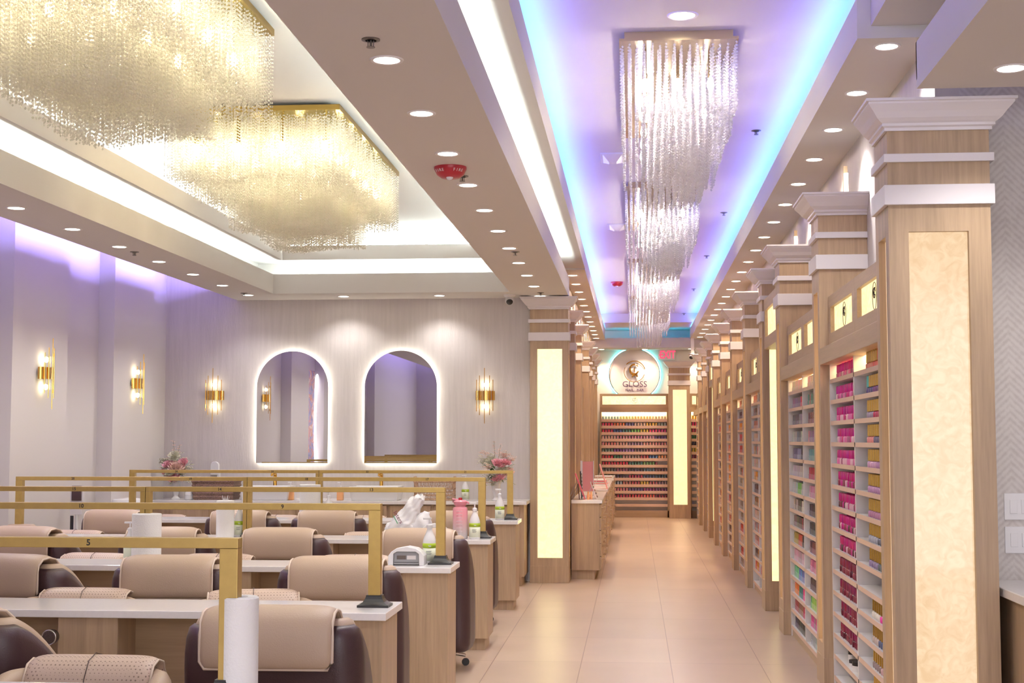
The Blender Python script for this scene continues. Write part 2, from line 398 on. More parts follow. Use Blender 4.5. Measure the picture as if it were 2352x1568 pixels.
# ---- corridor tray surround (underside 3.43)
mb = MB().box(-0.86, -0.544, -2.5, 16.1, 3.445, 3.47).box(-1.05, -0.544, 16.1, 27.45, 3.43, 3.47).box(-0.86, -0.544, 16.08, 16.1, 3.43, 3.445)
mb.box(-0.559, -0.544, -2.5, 27.45, 3.47, 3.63).box(1.10, 1.445, 6.86, 6.875, 3.47, ZK)
mb.box(1.085, 1.445, 6.86, 27.45, 3.43, 3.47).box(1.085, 1.10, 6.86, 27.45, 3.47, 3.63)
mb.box(-0.544, 1.085, 27.45, 27.5, 3.27, 3.46).box(-1.05, 1.445, 27.5, 28.2, 3.27, 3.30).box(-1.05, -0.544, 27.45, 27.5, 3.27, 3.47).box(1.085, 1.445, 27.45, 27.5, 3.27, 3.47)
struct('ceiling_corridor_soffit', mb, 'soffit')
# near part at the right: step in the tray surround and the lower block
mb = MB().box(1.15, 4.3, -2.5, 6.86, 3.49, 3.52).box(1.15, 1.165, -2.5, 6.86, 3.52, 3.66)
struct('ceiling_near_step', mb, 'soffit')
mb = trough(1.24, 4.3, -2.5, 6.254, 3.03, 'LB'); mb.box(1.4, 4.3, -2.5, 6.1, 3.07, 3.49)
struct('ceiling_near_soffit', mb, 'soffit')

# ---- LED strips (parts of the room's light)
def strip(name, x0, x1, y0, y1, z, m, label, seg=0.6, along='y', grp=None, tilt=None):
    mb = MB(); L = (y1-y0) if along == 'y' else (x1-x0); n = max(1, int(L/seg))
    for i in range(n):
        if along == 'y': mb.add([(x0, y0+L*i/n, z[0]), (x1, y0+L*i/n, z[1]), (x1, y0+L*(i+0.96)/n, z[1]), (x0, y0+L*(i+0.96)/n, z[0])], [(0, 1, 2, 3)])
        else: mb.add([(x0+L*i/n, y0, z[0]), (x0+L*(i+0.96)/n, y0, z[0]), (x0+L*(i+0.96)/n, y1, z[1]), (x0+L*i/n, y1, z[1])], [(0, 1, 2, 3)])
    vert = abs(z[1]-z[0]) > 0.005
    mb2 = MB(); mb2.v = mb.v+[((a-(0.006 if along == 'y' else 0)) if vert else a, (b-(0.006 if along == 'x' else 0)) if vert else b, c if vert else c-0.006) for a, b, c in mb.v]; n0 = len(mb.v)
    mb2.f = list(mb.f)+[tuple(reversed([i+n0 for i in q])) for q in mb.f]; mb2.m = [0]*len(mb2.f); mb2.c = [None]*len(mb2.f)
    for q in mb.f:
        for i in range(4): mb2.f.append((q[i], q[(i+1) % 4], q[(i+1) % 4]+n0, q[i]+n0)); mb2.m.append(0); mb2.c.append(None)
    o = mb2.build(name, m); return tag(o, label, 'light strip', grp)
strip('led_strip', -0.76, -0.73, -2.4, 15.0, (3.10, 3.10), 'cove', 'white light strip hidden along the soffit beside the corridor tray')
strip('led_strip', -1.22, -1.19, -2.4, 14.5, (3.10, 3.10), 'cove', 'white light strip in lower cove, right side of the seating room tray')
strip('led_strip', -3.86, -3.83, -2.4, 14.5, (3.10, 3.10), 'cove', 'white light strip in lower cove, left side of the seating room tray')
strip('led_strip', -3.7, -1.3, 14.68, 14.71, (3.10, 3.10), 'cove', 'white light strip in lower cove above the arched mirrors', along='x')
strip('led_strip', -3.73, -3.73, -2.4, 14.6, (3.50, 3.55), 'cove', 'white light strip in upper cove, left side of the seating room tray')
strip('led_strip', -1.31, -1.31, -2.4, 14.6, (3.50, 3.55), 'cove', 'white light strip in upper cove, right side of the seating room tray')
strip('led_strip', -3.6, -1.4, 14.64, 14.64, (3.50, 3.55), 'cove', 'white light strip in upper cove above the arched mirrors', along='x')
strip('led_strip', -0.605, -0.605, -2.4, 27.3, (3.635, 3.665), 'blueled', 'blue light strip along left edge of the corridor ceiling tray')
strip('led_strip', 1.146, 1.146, 6.95, 27.3, (3.635, 3.665), 'blueled', 'blue light strip along right edge of the corridor ceiling tray')
strip('led_strip', -0.60, -0.57, -2.4, 27.3, (3.60, 3.60), 'cyanled', 'added cyan light strip low in the left trough of the corridor tray')  # extra strip beside the blue one, added for cyan glow at the tray edge
strip('led_strip', 1.11, 1.14, 6.95, 27.3, (3.60, 3.60), 'cyanled', 'added cyan light strip low in the right trough of the corridor tray')  # same added strip for the right edge, only for its local cyan glow
strip('led_strip', 1.22, 1.22, -2.4, 6.7, (3.62, 3.64), 'blueled', 'blue light strip above the near ceiling step at right')
strip('led_strip', -0.5, 1.05, 27.6, 27.62, (3.462, 3.462), 'cyanled', 'blue light strip behind the far end of the corridor ceiling tray', along='x', seg=0.15)
strip('led_strip', -4.25, -4.25, -2.4, 15.1, (3.20, 3.26), 'violed', 'violet light strip on the soffit edge facing the left wall')
strip('led_strip', 1.30, 1.33, -2.4, 5.2, (3.12, 3.12), 'cove', 'white light strip on the lower ceiling block at right')

# ================================================ CEILING FITTINGS
def downlight_proto():
    ring = MB().lathe([(0.052, 0.0), (0.054, -0.004), (0.066, -0.005), (0.069, -0.001), (0.069, 0.0)], 28).build('recessed_downlight', 'trim', smooth=True, angle=40)
    MB().lathe([(0.0, -0.0025), (0.0525, -0.0025)], 28).build('lens', 'lens', ring)
    ld = bpy.data.lights.new('downlight_beam', 'SPOT'); ld.energy = P_DOWN; ld.color = (1.0, 0.96, 0.93); ld.spot_size = math.radians(125); ld.spot_blend = 0.7; ld.shadow_soft_size = 0.05
    lo = bpy.data.objects.new('downlight_beam', ld); COL.objects.link(lo); lo.parent = ring; lo.location = (0, 0, -0.02)
    return ring
DL = downlight_proto(); KD = {c.type: c for c in DL.children}; WARM = KD['MESH'].data.copy(); WARM.materials[0] = M['lenswarm']
WARMBEAM = KD['LIGHT'].data.copy(); WARMBEAM.color = (1.0, 0.74, 0.50); WARMBEAM.energy = P_DOWN*1.35; NEARBEAM = WARMBEAM.copy(); NEARBEAM.energy = P_DOWN*0.36; NEARBEAM.color = (1.0, 0.86, 0.72); first = [True]
SOFT = KD['LIGHT'].data.copy(); SOFT.energy = P_DOWN*0.5
def downlight(x, y, z, label, group, s=1.0, soft=False):
    if first[0]: o = DL; first[0] = False; o.location = (x, y, z); o['label'] = label; o['group'] = group; o['category'] = 'downlight'
    else: o = dup(DL, (x, y, z), 0, label, group)
    o.scale = (s, s, s)
    if soft or y > 14.6 and x < -0.8:
        for c in o.children:
            if c.type == 'LIGHT': c.data = SOFT
    if x > -0.8 and y < 50 and z > 3.1 and y > 9:       # the corridor lamps are warmer
        for c in o.children: c.data = WARM if c.type == 'MESH' else (WARMBEAM if y > 14 else NEARBEAM)
def row(x, y0, n, dy, z, where, group):
    for i in range(n):
        downlight(x, y0+i*dy, z, '%s recessed downlight of the row in %s' % (ORD[i] if i else 'nearest', where), group)
row(-0.985, 4.64, 12, 0.945, 3.03, 'the soffit between seating room and corridor', 'downlights between seating room and corridor')
row(-4.06, 8.06, 8, 0.948, 3.03, 'the soffit along the left wall', 'downlights along the left wall')
for i, x in enumerate((-3.08, -2.05)):
    downlight(x, 14.92, 3.03, 'recessed downlight above the %s arched mirror' % ('left', 'right')[i], 'downlights above the mirrors', soft=True)
row(-0.705, 16.63, 12, 0.945, 3.43, 'the left corridor soffit', 'downlights of the left corridor soffit')
row(1.25, 7.01, 22, 0.945, 3.43, 'the right corridor soffit', 'downlights of the right corridor soffit')
for i, x in enumerate((-0.62, 0.22, 1.12)):
    downlight(x, 27.85, 3.27, 'recessed downlight by the end wall, %s of three' % ('left', 'middle', 'right')[i], 'downlights by the end wall')
downlight(0.28, 7.7, ZK, 'large recessed downlight in front of the corridor chandelier', 'single downlights', 1.25)
downlight(1.56, 5.93, 3.03, 'recessed downlight in lower ceiling block at top right', 'single downlights', 1.05)

def sprinkler(x, y, z, label):
    r = MB().lathe([(0.036, 0), (0.036, -0.004), (0.022, -0.006), (0.022, 0)], 20).build('ceiling_sprinkler', 'steel', loc=(x, y, z), smooth=True, angle=40)
    tag(r, label, 'sprinkler', 'ceiling sprinklers')
    MB().tube([(0, 0, -0.004), (0, 0, -0.03)], 0.005, 8).box(-0.012, -0.009, -0.003, 0.003, -0.03, -0.004).box(0.009, 0.012, -0.003, 0.003, -0.03, -0.004).build('frame', 'steel', r)
    MB().lathe([(0, -0.030), (0.017, -0.030), (0.017, -0.032), (0, -0.032)], 14).build('deflector', 'steel', r)
sprinkler(-0.995, 5.29, 3.03, 'ceiling sprinkler before the nearest downlight between the rooms')
sprinkler(-0.985, 8.13, 3.03, 'ceiling sprinkler just behind the red fire alarm in soffit')
sprinkler(-0.955, 11.48, 3.03, 'ceiling sprinkler halfway along the soffit between the rooms')
sprinkler(-0.96, 14.72, 3.03, 'ceiling sprinkler beside the camera and the wooden pilaster')
sprinkler(-4.05, 11.22, 3.03, 'ceiling sprinkler in the left soffit behind third visible downlight')
sprinkler(-4.05, 14.5, 3.03, 'ceiling sprinkler at the far corner of the left soffit')
for i, y in enumerate((10.68, 14.56, 18.0, 21.95, 26.2)):
    sprinkler(0.93, y, ZK, '%s ceiling sprinkler right of the corridor chandeliers' % ORD[i])

def alarm(x, y, z, label, letters):
    o = MB().lathe([(0.092, 0), (0.092, -0.012), (0.075, -0.045), (0.05, -0.062), (0.0, -0.064)], 28).build('fire_alarm', 'red', loc=(x, y, z), smooth=True, angle=50)
    tag(o, label, 'fire alarm', 'red ceiling fire alarms')
    MB().lathe([(0.02, -0.060), (0.02, -0.075), (0.012, -0.085), (0, -0.087)], 12).build('strobe_lens', 'acrylic', o, loc=(0, -0.03, 0.008), smooth=True)
    if letters:
        for ang, s in ((-38, 'FIRE'), (38, 'FIRE')):
            a = math.radians(ang)
            for k, ch in enumerate(s):
                b = a+math.radians((k-1.5)*11)
                text('fire_lettering', ch, 0.024, (math.sin(b)*0.088, -math.cos(b)*0.088, -0.028), (PI/2+0.48, 0, b), 'trim', o)
alarm(-1.02, 7.86, 3.03, 'red round ceiling fire alarm in soffit between seating room and corridor', True)
alarm(-0.235, 20.9, ZK, 'red ceiling fire alarm left of the far corridor chandelier', False)

def dome_camera(x, y, z, label, rz, pitch=0.5):
    r = thing('security_camera', label, 'camera', (x, y, z), rz, 'dome security cameras')
    MB().lathe([(0.062, 0), (0.062, -0.012), (0.05, -0.026), (0.04, -0.03)], 24).build('mount', 'white', r, smooth=True, angle=40)
    h = MB().lathe([(0, 0.045), (0.03, 0.04), (0.045, 0.02), (0.048, -0.01), (0.04, -0.03)], 24).build('housing', 'white', r, loc=(0, 0, -0.06), rot=(-pitch, 0, 0), smooth=True, angle=60)
    MB().lathe([(0.036, 0), (0.032, -0.008), (0, -0.012)], 20).build('lens', 'dark', h, loc=(0, 0, -0.031), smooth=True)
dome_camera(-1.30, 14.9, 3.03, 'white dome camera with dark lens on soffit left of wooden pilaster', 0.1, 0.9)
dome_camera(1.10, 27.2, 3.14, 'white dome camera near the exit sign at corridor end', -0.3, 0.9)
MB().box(1.09, 1.15, 27.17, 27.23, 3.135, 3.43).build('camera_bracket', 'white')
tag(bpy.data.objects['camera_bracket'], 'white drop bracket holding the camera at corridor end', 'bracket')

for i, (x, y, wd) in enumerate(((-0.16, 11.6, 0.2), (-0.17, 15.4, 0.2))):
    r = thing('air_vent', '%s square ceiling air diffuser beside the corridor chandeliers' % ('nearer', 'farther')[i], 'vent', (x, y, ZK), 0, 'ceiling air diffusers')
    mb = MB().box(-wd/2, wd/2, -wd*.95, wd*.95, -0.012, 0); mb.build('frame', 'white', r)
    MB().add([(-wd*.4, -wd*.9, -0.012), (wd*.4, -wd*.9, -0.012), (wd*.4, wd*.9, -0.012), (-wd*.4, wd*.9, -0.012), (-.03, -.04, -.05), (.03, -.04, -.05), (.03, .04, -.05), (-.03, .04, -.05)],
             [(0, 1, 5, 4), (1, 2, 6, 5), (2, 3, 7, 6), (3, 0, 4, 7), (4, 5, 6, 7)]).build('cone', 'white', r)

# ---- chandeliers
OV = np.array([(1, 0, 0), (-1, 0, 0), (0, 1, 0), (0, -1, 0), (0, 0, 1), (0, 0, -1)], float)
OF = np.array([(0, 2, 4), (2, 1, 4), (1, 3, 4), (3, 0, 4), (2, 0, 5), (1, 2, 5), (3, 1, 5), (0, 3, 5)])
def beads(name, pts, r, m, parent):
    P = np.array(pts); n = len(P); rng = np.random.default_rng(3)
    ang = rng.random(n)*PI; ca, sa = np.cos(ang)*r, np.sin(ang)*r
    v = np.empty((n, 6, 3))
    for k in range(6):
        x, y, z = OV[k]
        v[:, k, 0] = P[:, 0]+x*ca-y*sa; v[:, k, 1] = P[:, 1]+x*sa+y*ca; v[:, k, 2] = P[:, 2]+z*r*1.05
    f = (OF[None]+(np.arange(n)*6)[:, None, None]).reshape(-1)
    me = bpy.data.meshes.new(name); me.vertices.add(n*6); me.vertices.foreach_set('co', v.reshape(-1))
    me.loops.add(len(f)); me.loops.foreach_set('vertex_index', f); me.polygons.add(n*8)
    me.polygons.foreach_set('loop_start', np.arange(n*8)*3); me.polygons.foreach_set('loop_total', np.full(n*8, 3))
    me.update(); me.validate(); me.materials.append(M[m])
    o = bpy.data.objects.new(name, me); COL.objects.link(o); o.parent = parent; o['kind'] = 'stuff'; return o
def chandelier(label, group, w, d, step, bead, gap, z_out, z_in, inner, crystal, platem, bulbs, plate_t=0.035, tray=0.0):
    r = thing('crystal_chandelier', label, 'chandelier', (0, 0, 0), 0, group)
    mb = MB().box(-w/2, w/2, 0, d, -plate_t, 0)
    if tray: mb = MB().box(-w/2+0.02, w/2-0.02, 0.0, d, -0.04, 0).box(-w/2-0.01, w/2+0.01, -0.01, d+0.01, -0.055, -0.04)
    mb.build('ceiling_plate', platem, r)
    zt = -plate_t if not tray else -0.055
    rng = random.Random(5); pts = []; nx = int(w/step); ny = int(d/step)
    for i in range(nx+1):
        for j in range(ny+1):
            x = -w/2+w*i/nx*0.985+0.0075*w; y = d*j/ny*0.99+0.005*d
            ins = inner[0] <= x <= inner[1] and inner[2] <= y <= inner[3]
            wav = 0.025*math.sin(x*9+y*3)+0.02*math.sin(y*7)
            zb = (z_in if ins else z_out)+wav*0.6+rng.uniform(-0.012, 0.012)
            zz = zt-gap*0.6-rng.uniform(0, gap)
            jt = step*0.16; dx, dy = rng.uniform(-jt, jt), rng.uniform(-jt, jt)
            while zz > zb: pts.append((x+dx, y+dy, zz)); zz -= gap
            pts.append((x+dx, y+dy, zb))
    beads('crystal_strands', pts, bead, crystal, r)
    for bx_, by_ in bulbs:
        s = MB().lathe([(0.012, 0), (0.012, -0.12), (0.016, -0.13), (0.016, -0.16)], 12).build('lamp_socket', platem, r, loc=(bx_, by_, zt), smooth=True, angle=40)
        MB().lathe([(0.010, 0), (0.018, -0.02), (0.020, -0.045), (0.012, -0.065), (0, -0.07)], 12).build('bulb', 'bulb' if crystal == 'crystal_warm' else 'bulbcool', s, loc=(0, 0, -0.16), smooth=True)
    return r
bw = [(x, y) for y in (0.25, 0.72, 1.19, 1.66, 2.11) for x in (-0.44, -0.15, 0.15, 0.44)] or [(-0.42, 0.25), (-0.14, 0.25), (0.14, 0.25), (0.42, 0.25), (-0.42, 1.18), (0.42, 0.8), (0, 1.18), (0.42, 1.35), (-0.42, 2.05), (0, 2.05), (0.42, 1.95)]
c1 = chandelier('golden crystal chandelier filling top left corner, nearest of the two', 'rectangular bead chandeliers over the seats', 1.18, 2.36, 0.031, 0.0066, 0.0195, -0.47, -0.70, (-0.30, 0.40, 0.5, 1.95), 'crystal_warm', 'goldyellow', bw)
c1.location = (-2.485, 4.95, ZC-0.02)
c2 = dup(c1, (-2.485, 9.0, ZC-0.02), 0, 'golden crystal chandelier farther back, before the mirrors wall')
bc = [(-0.19, 0.25+0.42*k) for k in range(6)]+[(0.0, 0.25), (0.0, 1.2), (0.0, 2.1), (0.19, 0.25), (0.19, 1.0), (0.19, 1.8)]
k1 = chandelier('long clear crystal chandelier nearest in the corridor ceiling', 'clear bead chandeliers down the corridor', 0.655, 2.6, 0.042, 0.0080, 0.0185, -0.44, -0.68, (-0.2, 0.2, 0.35, 2.2), 'crystal_clear', 'goldplate', bc, tray=1)
k1.location = (0.267, 8.0, ZK)
for y, nm in ((12.75, 'second'), (18.2, 'third'), (22.95, 'farthest')):
    dup(k1, (0.267, y, ZK), 0, '%s clear crystal chandelier down the corridor ceiling' % nm)

# ================================================ PILASTERS (crown, two white bands, backlit panels)
def prof_ring(mb, x0, x1, y0, y1, prof, m=0, gl=1, gr=1, gb=1):
    """stack of rectangles grown outwards by p at height z"""
    v = []; f = []
    for p, z in prof:
        l, rr, bk = p*gl, p*gr, p*gb; v += [(x0-l, y0-p, z), (x1+rr, y0-p, z), (x1+rr, y1+bk, z), (x0-l, y1+bk, z)]
    for j in range(len(prof)-1):
        for i in range(4): f.append((j*4+i, j*4+(i+1) % 4, (j+1)*4+(i+1) % 4, (j+1)*4+i))
    f.append((3, 2, 1, 0)); n = (len(prof)-1)*4; f.append((n, n+1, n+2, n+3))
    return mb.add(v, f, m)
CROWN = [(0.0, 2.888), (0.012, 2.888), (0.012, 2.902), (0.024, 2.908), (0.024, 2.920), (0.034, 2.926), (0.05, 2.94), (0.068, 2.965), (0.086, 2.985), (0.094, 2.995), (0.094, 3.004), (0.104, 3.006), (0.104, 3.018)]
def pilaster(x0, x1, y0, y1, side, label, group, front='', panelm='panel_far', crown_clip=None):
    """side: +1 the corridor lies towards -X (right row), -1 towards +X (left row); front: backlit panel on the near face"""
    r = thing('pilaster', label, 'pilaster', ((x0+x1)/2, y0, 0), 0, group); cx = (x0+x1)/2
    X0, X1, Y0, Y1 = x0-cx, x1-cx, 0.0, y1-y0
    xs = X0 if side > 0 else X1          # corridor face
    ins = 0.035; wY = Y1-Y0; wX = X1-X0
    # shaft with real recesses around the panels
    py0, py1 = Y0+wY*0.22, Y1-wY*0.22; pz0, pz1 = 0.26, 2.42
    mb = MB(); c0, c1 = (X0+ins, X1) if side > 0 else (X0, X1-ins)
    fy = Y0+(ins if front else 0.0)
    mb.box(c0, c1, fy, Y1, 0.0, 2.888)
    sA, sB = (X0, X0+ins) if side > 0 else (X1-ins, X1)
    for a, b, z0, z1 in ((fy, py0, 0, 2.888), (py1, Y1, 0, 2.888), (py0, py1, 0, pz0), (py0, py1, pz1, 2.888)): mb.box(sA, sB, a, b, z0, z1)
    if front:
        if wX > 0.3: fx0, fx1 = X0+wX*0.17+0.0, X0+wX*0.79
        else: fx0, fx1 = X0+wX*0.2, X1-wX*0.2
        if front == 'left': fx0, fx1 = X0+0.078, X0+0.343
        if front == 'near': fx0, fx1 = X0+0.088, X0+0.352
        q0, q1 = (pz0, 2.466) if front == 'left' else (0.26, 2.432)
        for a, b, z0, z1 in ((X0, fx0, 0, 2.888), (fx1, X1, 0, 2.888), (fx0, fx1, 0, q0), (fx0, fx1, q1, 2.888)): mb.box(a, b, Y0, fy, z0, z1)
    mb.build('shaft', 'wood', r)
    gl, gr, gb = (1, 0, 1) if side > 0 else (0, 1, 1)
    if front in ('near', 'left') : gl, gr, gb = 1, 1, 0
    YC = min(Y1, 0.165) if front == 'left' and x0 < 0 else Y1
    prof_ring(MB(), X0, X1, Y0, YC, CROWN, 0, gl, gr, gb).build('crown', 'trim', r)
    if YC < Y1: MB().box(X0, X1, YC, Y1, 2.888, 3.018).build('crown_back', 'trim', r)
    for z0, z1 in ((2.745, 2.783), (2.552, 2.642)):
        MB().box(X0-0.018*gl, X1+0.018*gr, Y0-0.018, YC+0.018*gb, z0, z1).build('band', 'trim', r, bevel=0.002)
    MB().box(X0-0.003*gl, X1+0.003*gr, Y0-0.003, YC, 0.0, 0.178).build('plinth', 'wood', r, bevel=0.002)
    if side > 0: MB().box(X0+ins-0.004, X0+ins-0.001, py0, py1, pz0, pz1).build('side_light_panel', panelm if panelm != 'panel_far' else 'panel_peach', r)
    else: MB().box(X1-ins+0.001, X1-ins+0.004, py0, py1, pz0, pz1).build('side_light_panel', 'panel_peach', r)
    if front: MB().box(fx0, fx1, fy-0.004, fy-0.001, q0, q1).build('front_light_panel', panelm, r)
    return r
RP = [6.46, 8.88, 11.24, 12.78, 14.75, 16.72, 18.7, 20.6, 22.15, 23.8, 25.4]
for i, y in enumerate(RP):
    x1 = 1.594 if i == 0 else 1.444
    fr = 'near' if i == 0 else ('far' if i in (3, 8) else '')
    lab = ('large oak pilaster with glowing alabaster panel at right edge, nearest' if i == 0 else
           '%s oak pilaster with white crown along the right side of the corridor' % ORD[i])
    pilaster(1.145, x1, y, y+0.34, 1, lab, 'oak pilasters right of the corridor', fr, 'panel_near' if i == 0 else 'panel_far')
LP = [15.08, 16.72, 18.8, 22.0, 23.5, 25.1, 26.9]
for i, y in enumerate(LP):
    x0 = -1.098 if i == 0 else -0.99
    if i: x0 = -0.80
    lab = ('oak pilaster with tall yellow lit panel beside the mirror wall' if i == 0 else '%s oak pilaster with white crown along the left side of the corridor' % ORD[i])
    pilaster(x0, -0.69, y, y+(0.37 if i == 0 else 0.3), -1, lab, 'oak pilasters left of the corridor', 'left' if i == 0 else '')
pilaster(0.675, 1.08, 27.6, 27.9, -1, 'oak pilaster with lit panel right of the end wall polish rack', 'end wall pilasters', 'left', 'panel_peach')

# ================================================ POLISH DISPLAYS
def led_bar(r, a, b, y0, y1, z): MB().box(a, b, y0, y1, z-0.008, z).build('light_bar', 'shelfled', r)
SH_Z = [1.866-0.1275*k for k in range(15)]
def logo(parent, x, y, z, s, rot, m='ink', depth=0.0):
    MB().tube([(s*math.cos(a), s*math.sin(a), 0) for a in [0.35+i*(2*PI-0.7)/26 for i in range(27)]], s*0.10, 6).tube([(s*0.95, s*0.25, 0), (s*0.45, s*0.55, 0), (s*1.0, s*1.0, 0)], s*0.09, 6).tube([(0, s*0.3, 0), (0, -s*0.5, 0)], s*0.1, 6).build('logo_mark', m, parent, loc=(x, y, z), rot=rot)
def display(y0, y1, label, two=True, detail=True):
    """wall display between two pilasters on the right: shelf fronts at X 1.20, back at 1.43"""
    r = thing('polish_display', label, 'display shelf', (1.2, y0, 0), 0, 'lit polish displays right of the corridor'); L = y1-y0; mid = L*0.535
    D = 0.235
    MB().box(0.215, D, 0, L, 0.0, 1.98).build('back_panel', 'shelfwhite', r)
    for q in (0, L-0.03): MB().box(-0.0, 0.215, q, q+0.03, 0.0, 1.96).build('side_panel', 'shelfwhite', r)
    MB().box(0, D, mid-0.012, mid+0.012, 0.07, 1.98).build('divider', 'shelfwhite', r)
    for k, z in enumerate(SH_Z):
        MB().box(0.004, 0.215, 0.03, L-0.03, z-0.02, z).build('shelf', 'shelfwhite', r)
        MB().box(0.0, 0.004, 0.03, L-0.03, z-0.022, z+0.003).build('shelf_lip', 'acr_lip', r)
    MB().box(0.01, 0.2, 0.0, L, 0.0, 0.06).build('kick_board', 'woody', r)
    MB().box(-0.055, 0.06, 0.0, L, 1.96, 2.06).build('header_beam', 'woody', r, bevel=0.002)
    led_bar(r, 0.07, 0.10, 0.05, L-0.05, 1.975)
    # illuminated sign box with two windows
    mb = MB(); z0, z1, a0, a1 = 2.06, 2.38, 2.15, 2.31; h = L/2
    for k in (0, 1):
        s0, s1 = k*h, (k+1)*h-0.003
        for p in ((s0, s0+0.09, a0, a1), (s1-0.09, s1, a0, a1), (s0, s1, z0, a0), (s0, s1, a1, z1)): mb.box(0.0, 0.03, *p)
    mb.box(0.03, 0.2, 0, L, z0, z1)
    b = mb.build('sign_box', 'woody', r)
    for k in (0, 1):
        w = MB().box(0.024, 0.029, k*h+0.09, (k+1)*h-0.09, a0, a1).build('sign_face', 'signlight', b)
        if detail:
            logo(w, 0.020, (k+0.5)*h, 2.245, 0.026, (PI/2, 0, -PI/2))
            MB().tube([(0.058*math.cos(a), 0.07*math.sin(a), 0) for a in [i*2*PI/30 for i in range(30)]], 0.0016, 5, closed=True).build('logo_ring', 'ink', w, loc=(0.021, (k+0.5)*h, 2.23), rot=(PI/2, 0, -PI/2))
    return r
M['acr_lip'] = mat('shelf_edge', (222, 190, 170), 0.35)
UN = [(6.80, 8.88), (9.22, 11.24), (13.12, 14.75), (15.09, 16.72), (17.06, 18.7), (19.04, 20.6), (22.49, 23.8), (24.14, 25.4), (25.74, 27.7)]
for i, (a, b) in enumerate(UN):
    display(a, b, '%s lit shelf display of nail polish along the right side of corridor' % ORD[i], detail=i < 4)
def portal_sign(side, y0, y1, label):
    x = 1.16 if side > 0 else -0.80
    r = thing('portal_sign', label, 'sign box', (x, y0, 0), 0, 'lit sign boxes over the openings')
    L = y1-y0; mb = MB(); zz = (2.30, 2.40, 2.64, 2.74); sx = 1 if side > 0 else -1
    for p in ((0, 0.1, zz[1], zz[2]), (L-0.1, L, zz[1], zz[2]), (0, L, zz[0], zz[1]), (0, L, zz[2], zz[3])): mb.box(0, 0.03*sx, *p)
    mb.box(0.03*sx, 0.24*sx, 0, L, zz[0], zz[3]); mb.build('box', 'woody', r)
    MB().box(0.024*sx, 0.029*sx, 0.1, L-0.1, zz[1], zz[2]).build('sign_face', 'signlight', r)
portal_sign(1, 11.6, 12.76, 'lit sign box over the nearer opening in right row of displays')
portal_sign(1, 20.96, 22.13, 'lit sign box over the farther opening in right row of displays')
portal_sign(-1, 19.12, 21.98, 'lit sign box over the opening in left side of corridor')
for i, (xa, xb, ya, yb) in enumerate(((1.41, 1.445, 11.58, 12.78), (1.41, 1.445, 20.94, 22.15), (-0.80, -0.77, 19.1, 22.0))):
    o = MB().box(xa, xb, ya, yb, 0, 2.30).build('door_%d' % (i+1), 'wood'); o['kind'] = 'structure'

# ---- bottles
def bottle_protos():
    P = {}
    def mk(kind, capm, body_pts, cap_pts, n):
        b = MB().lathe(body_pts, n, rot=PI/n).build('nail_polish_bottle', 'polish', smooth=True, angle=50)
        MB().lathe(cap_pts, n, rot=PI/n).build('cap', capm, b, smooth=True, angle=50); P[kind] = b; return b
    mk('slim', 'cap', [(0, 0), (0.0145, 0.001), (0.0155, 0.006), (0.0155, 0.030), (0.012, 0.037), (0.008, 0.039)], [(0.0105, 0.037), (0.0135, 0.040), (0.0130, 0.082), (0.010, 0.085), (0, 0.085)], 10)
    mk('gold', 'goldcap', [(0, 0), (0.022, 0.001), (0.024, 0.005), (0.024, 0.028), (0.018, 0.034), (0.012, 0.035)], [(0.017, 0.035), (0.0215, 0.037), (0.0205, 0.094), (0.016, 0.097), (0, 0.097)], 16)
    return P
BP = bottle_protos(); used = set(); n_ind = 0
PINK = [(226, 60, 150), (240, 120, 170), (210, 40, 130), (250, 180, 190), (150, 60, 80), (120, 70, 60), (230, 170, 160), (190, 160, 180)]
def bottle(kind, x, y, z, body, cap, label, group, rz=0):
    global n_ind
    if kind not in used: o = BP[kind]; used.add(kind); o.location = (x, y, z); o.rotation_euler = (0, 0, rz); tag(o, label, 'nail polish', group)
    else: o = dup(BP[kind], (x, y, z), rz, label, group)
    o.color = (*lin(body), 1); o.children[0].color = (*lin(cap), 1); n_ind += 1; return o
rb = random.Random(11); stuff = MB()
def lathe_c(x, y, z, body, cap, n=5, h=0.082, r=0.015):
    stuff.lathe([(r, 0), (r, h*0.42), (r*0.7, h*0.46)], n, (x, y, z), col=lin(body))
    stuff.lathe([(r*0.86, h*0.46), (r*0.82, h), (0, h)], n, (x, y, z), col=lin(cap))
def far_bay_row(k):
    if k <= 4: return (208, 26, 140), [(232, 120, 170), (210, 50, 120), (240, 190, 200), (170, 90, 120)], 'bright magenta caps'
    if k <= 8: return (196, 20, 120), [(130, 40, 60), (90, 40, 50), (220, 170, 180), (190, 40, 120)], 'deep magenta caps'
    return (132, 14, 62), [(120, 20, 50), (90, 20, 40), (140, 60, 70)], 'maroon caps'
GB = [[(120, 110, 130), (240, 120, 110), (250, 160, 140)], [(80, 190, 180), (120, 60, 120), (90, 70, 120)], [(200, 50, 80), (190, 60, 90), (170, 150, 170)],
      [(150, 130, 160), (120, 110, 130), (240, 150, 140)], [(200, 150, 190), (220, 170, 200)], [(200, 150, 190)], [(190, 130, 160)], [(110, 110, 120), (180, 180, 190)],
      [(100, 110, 110), (150, 130, 160)], [(60, 180, 170), (200, 180, 60)], [(236, 70, 170), (240, 230, 220)], [(180, 90, 80), (90, 100, 130), (200, 180, 170)],
      [(210, 170, 170), (150, 130, 130)], [(140, 200, 60), (60, 140, 90), (220, 170, 210)]]
Y0a, Y0b = 7.93, 8.80          # far bay of the nearest display
Y1a, Y1b = 7.04, 7.80          # near bay
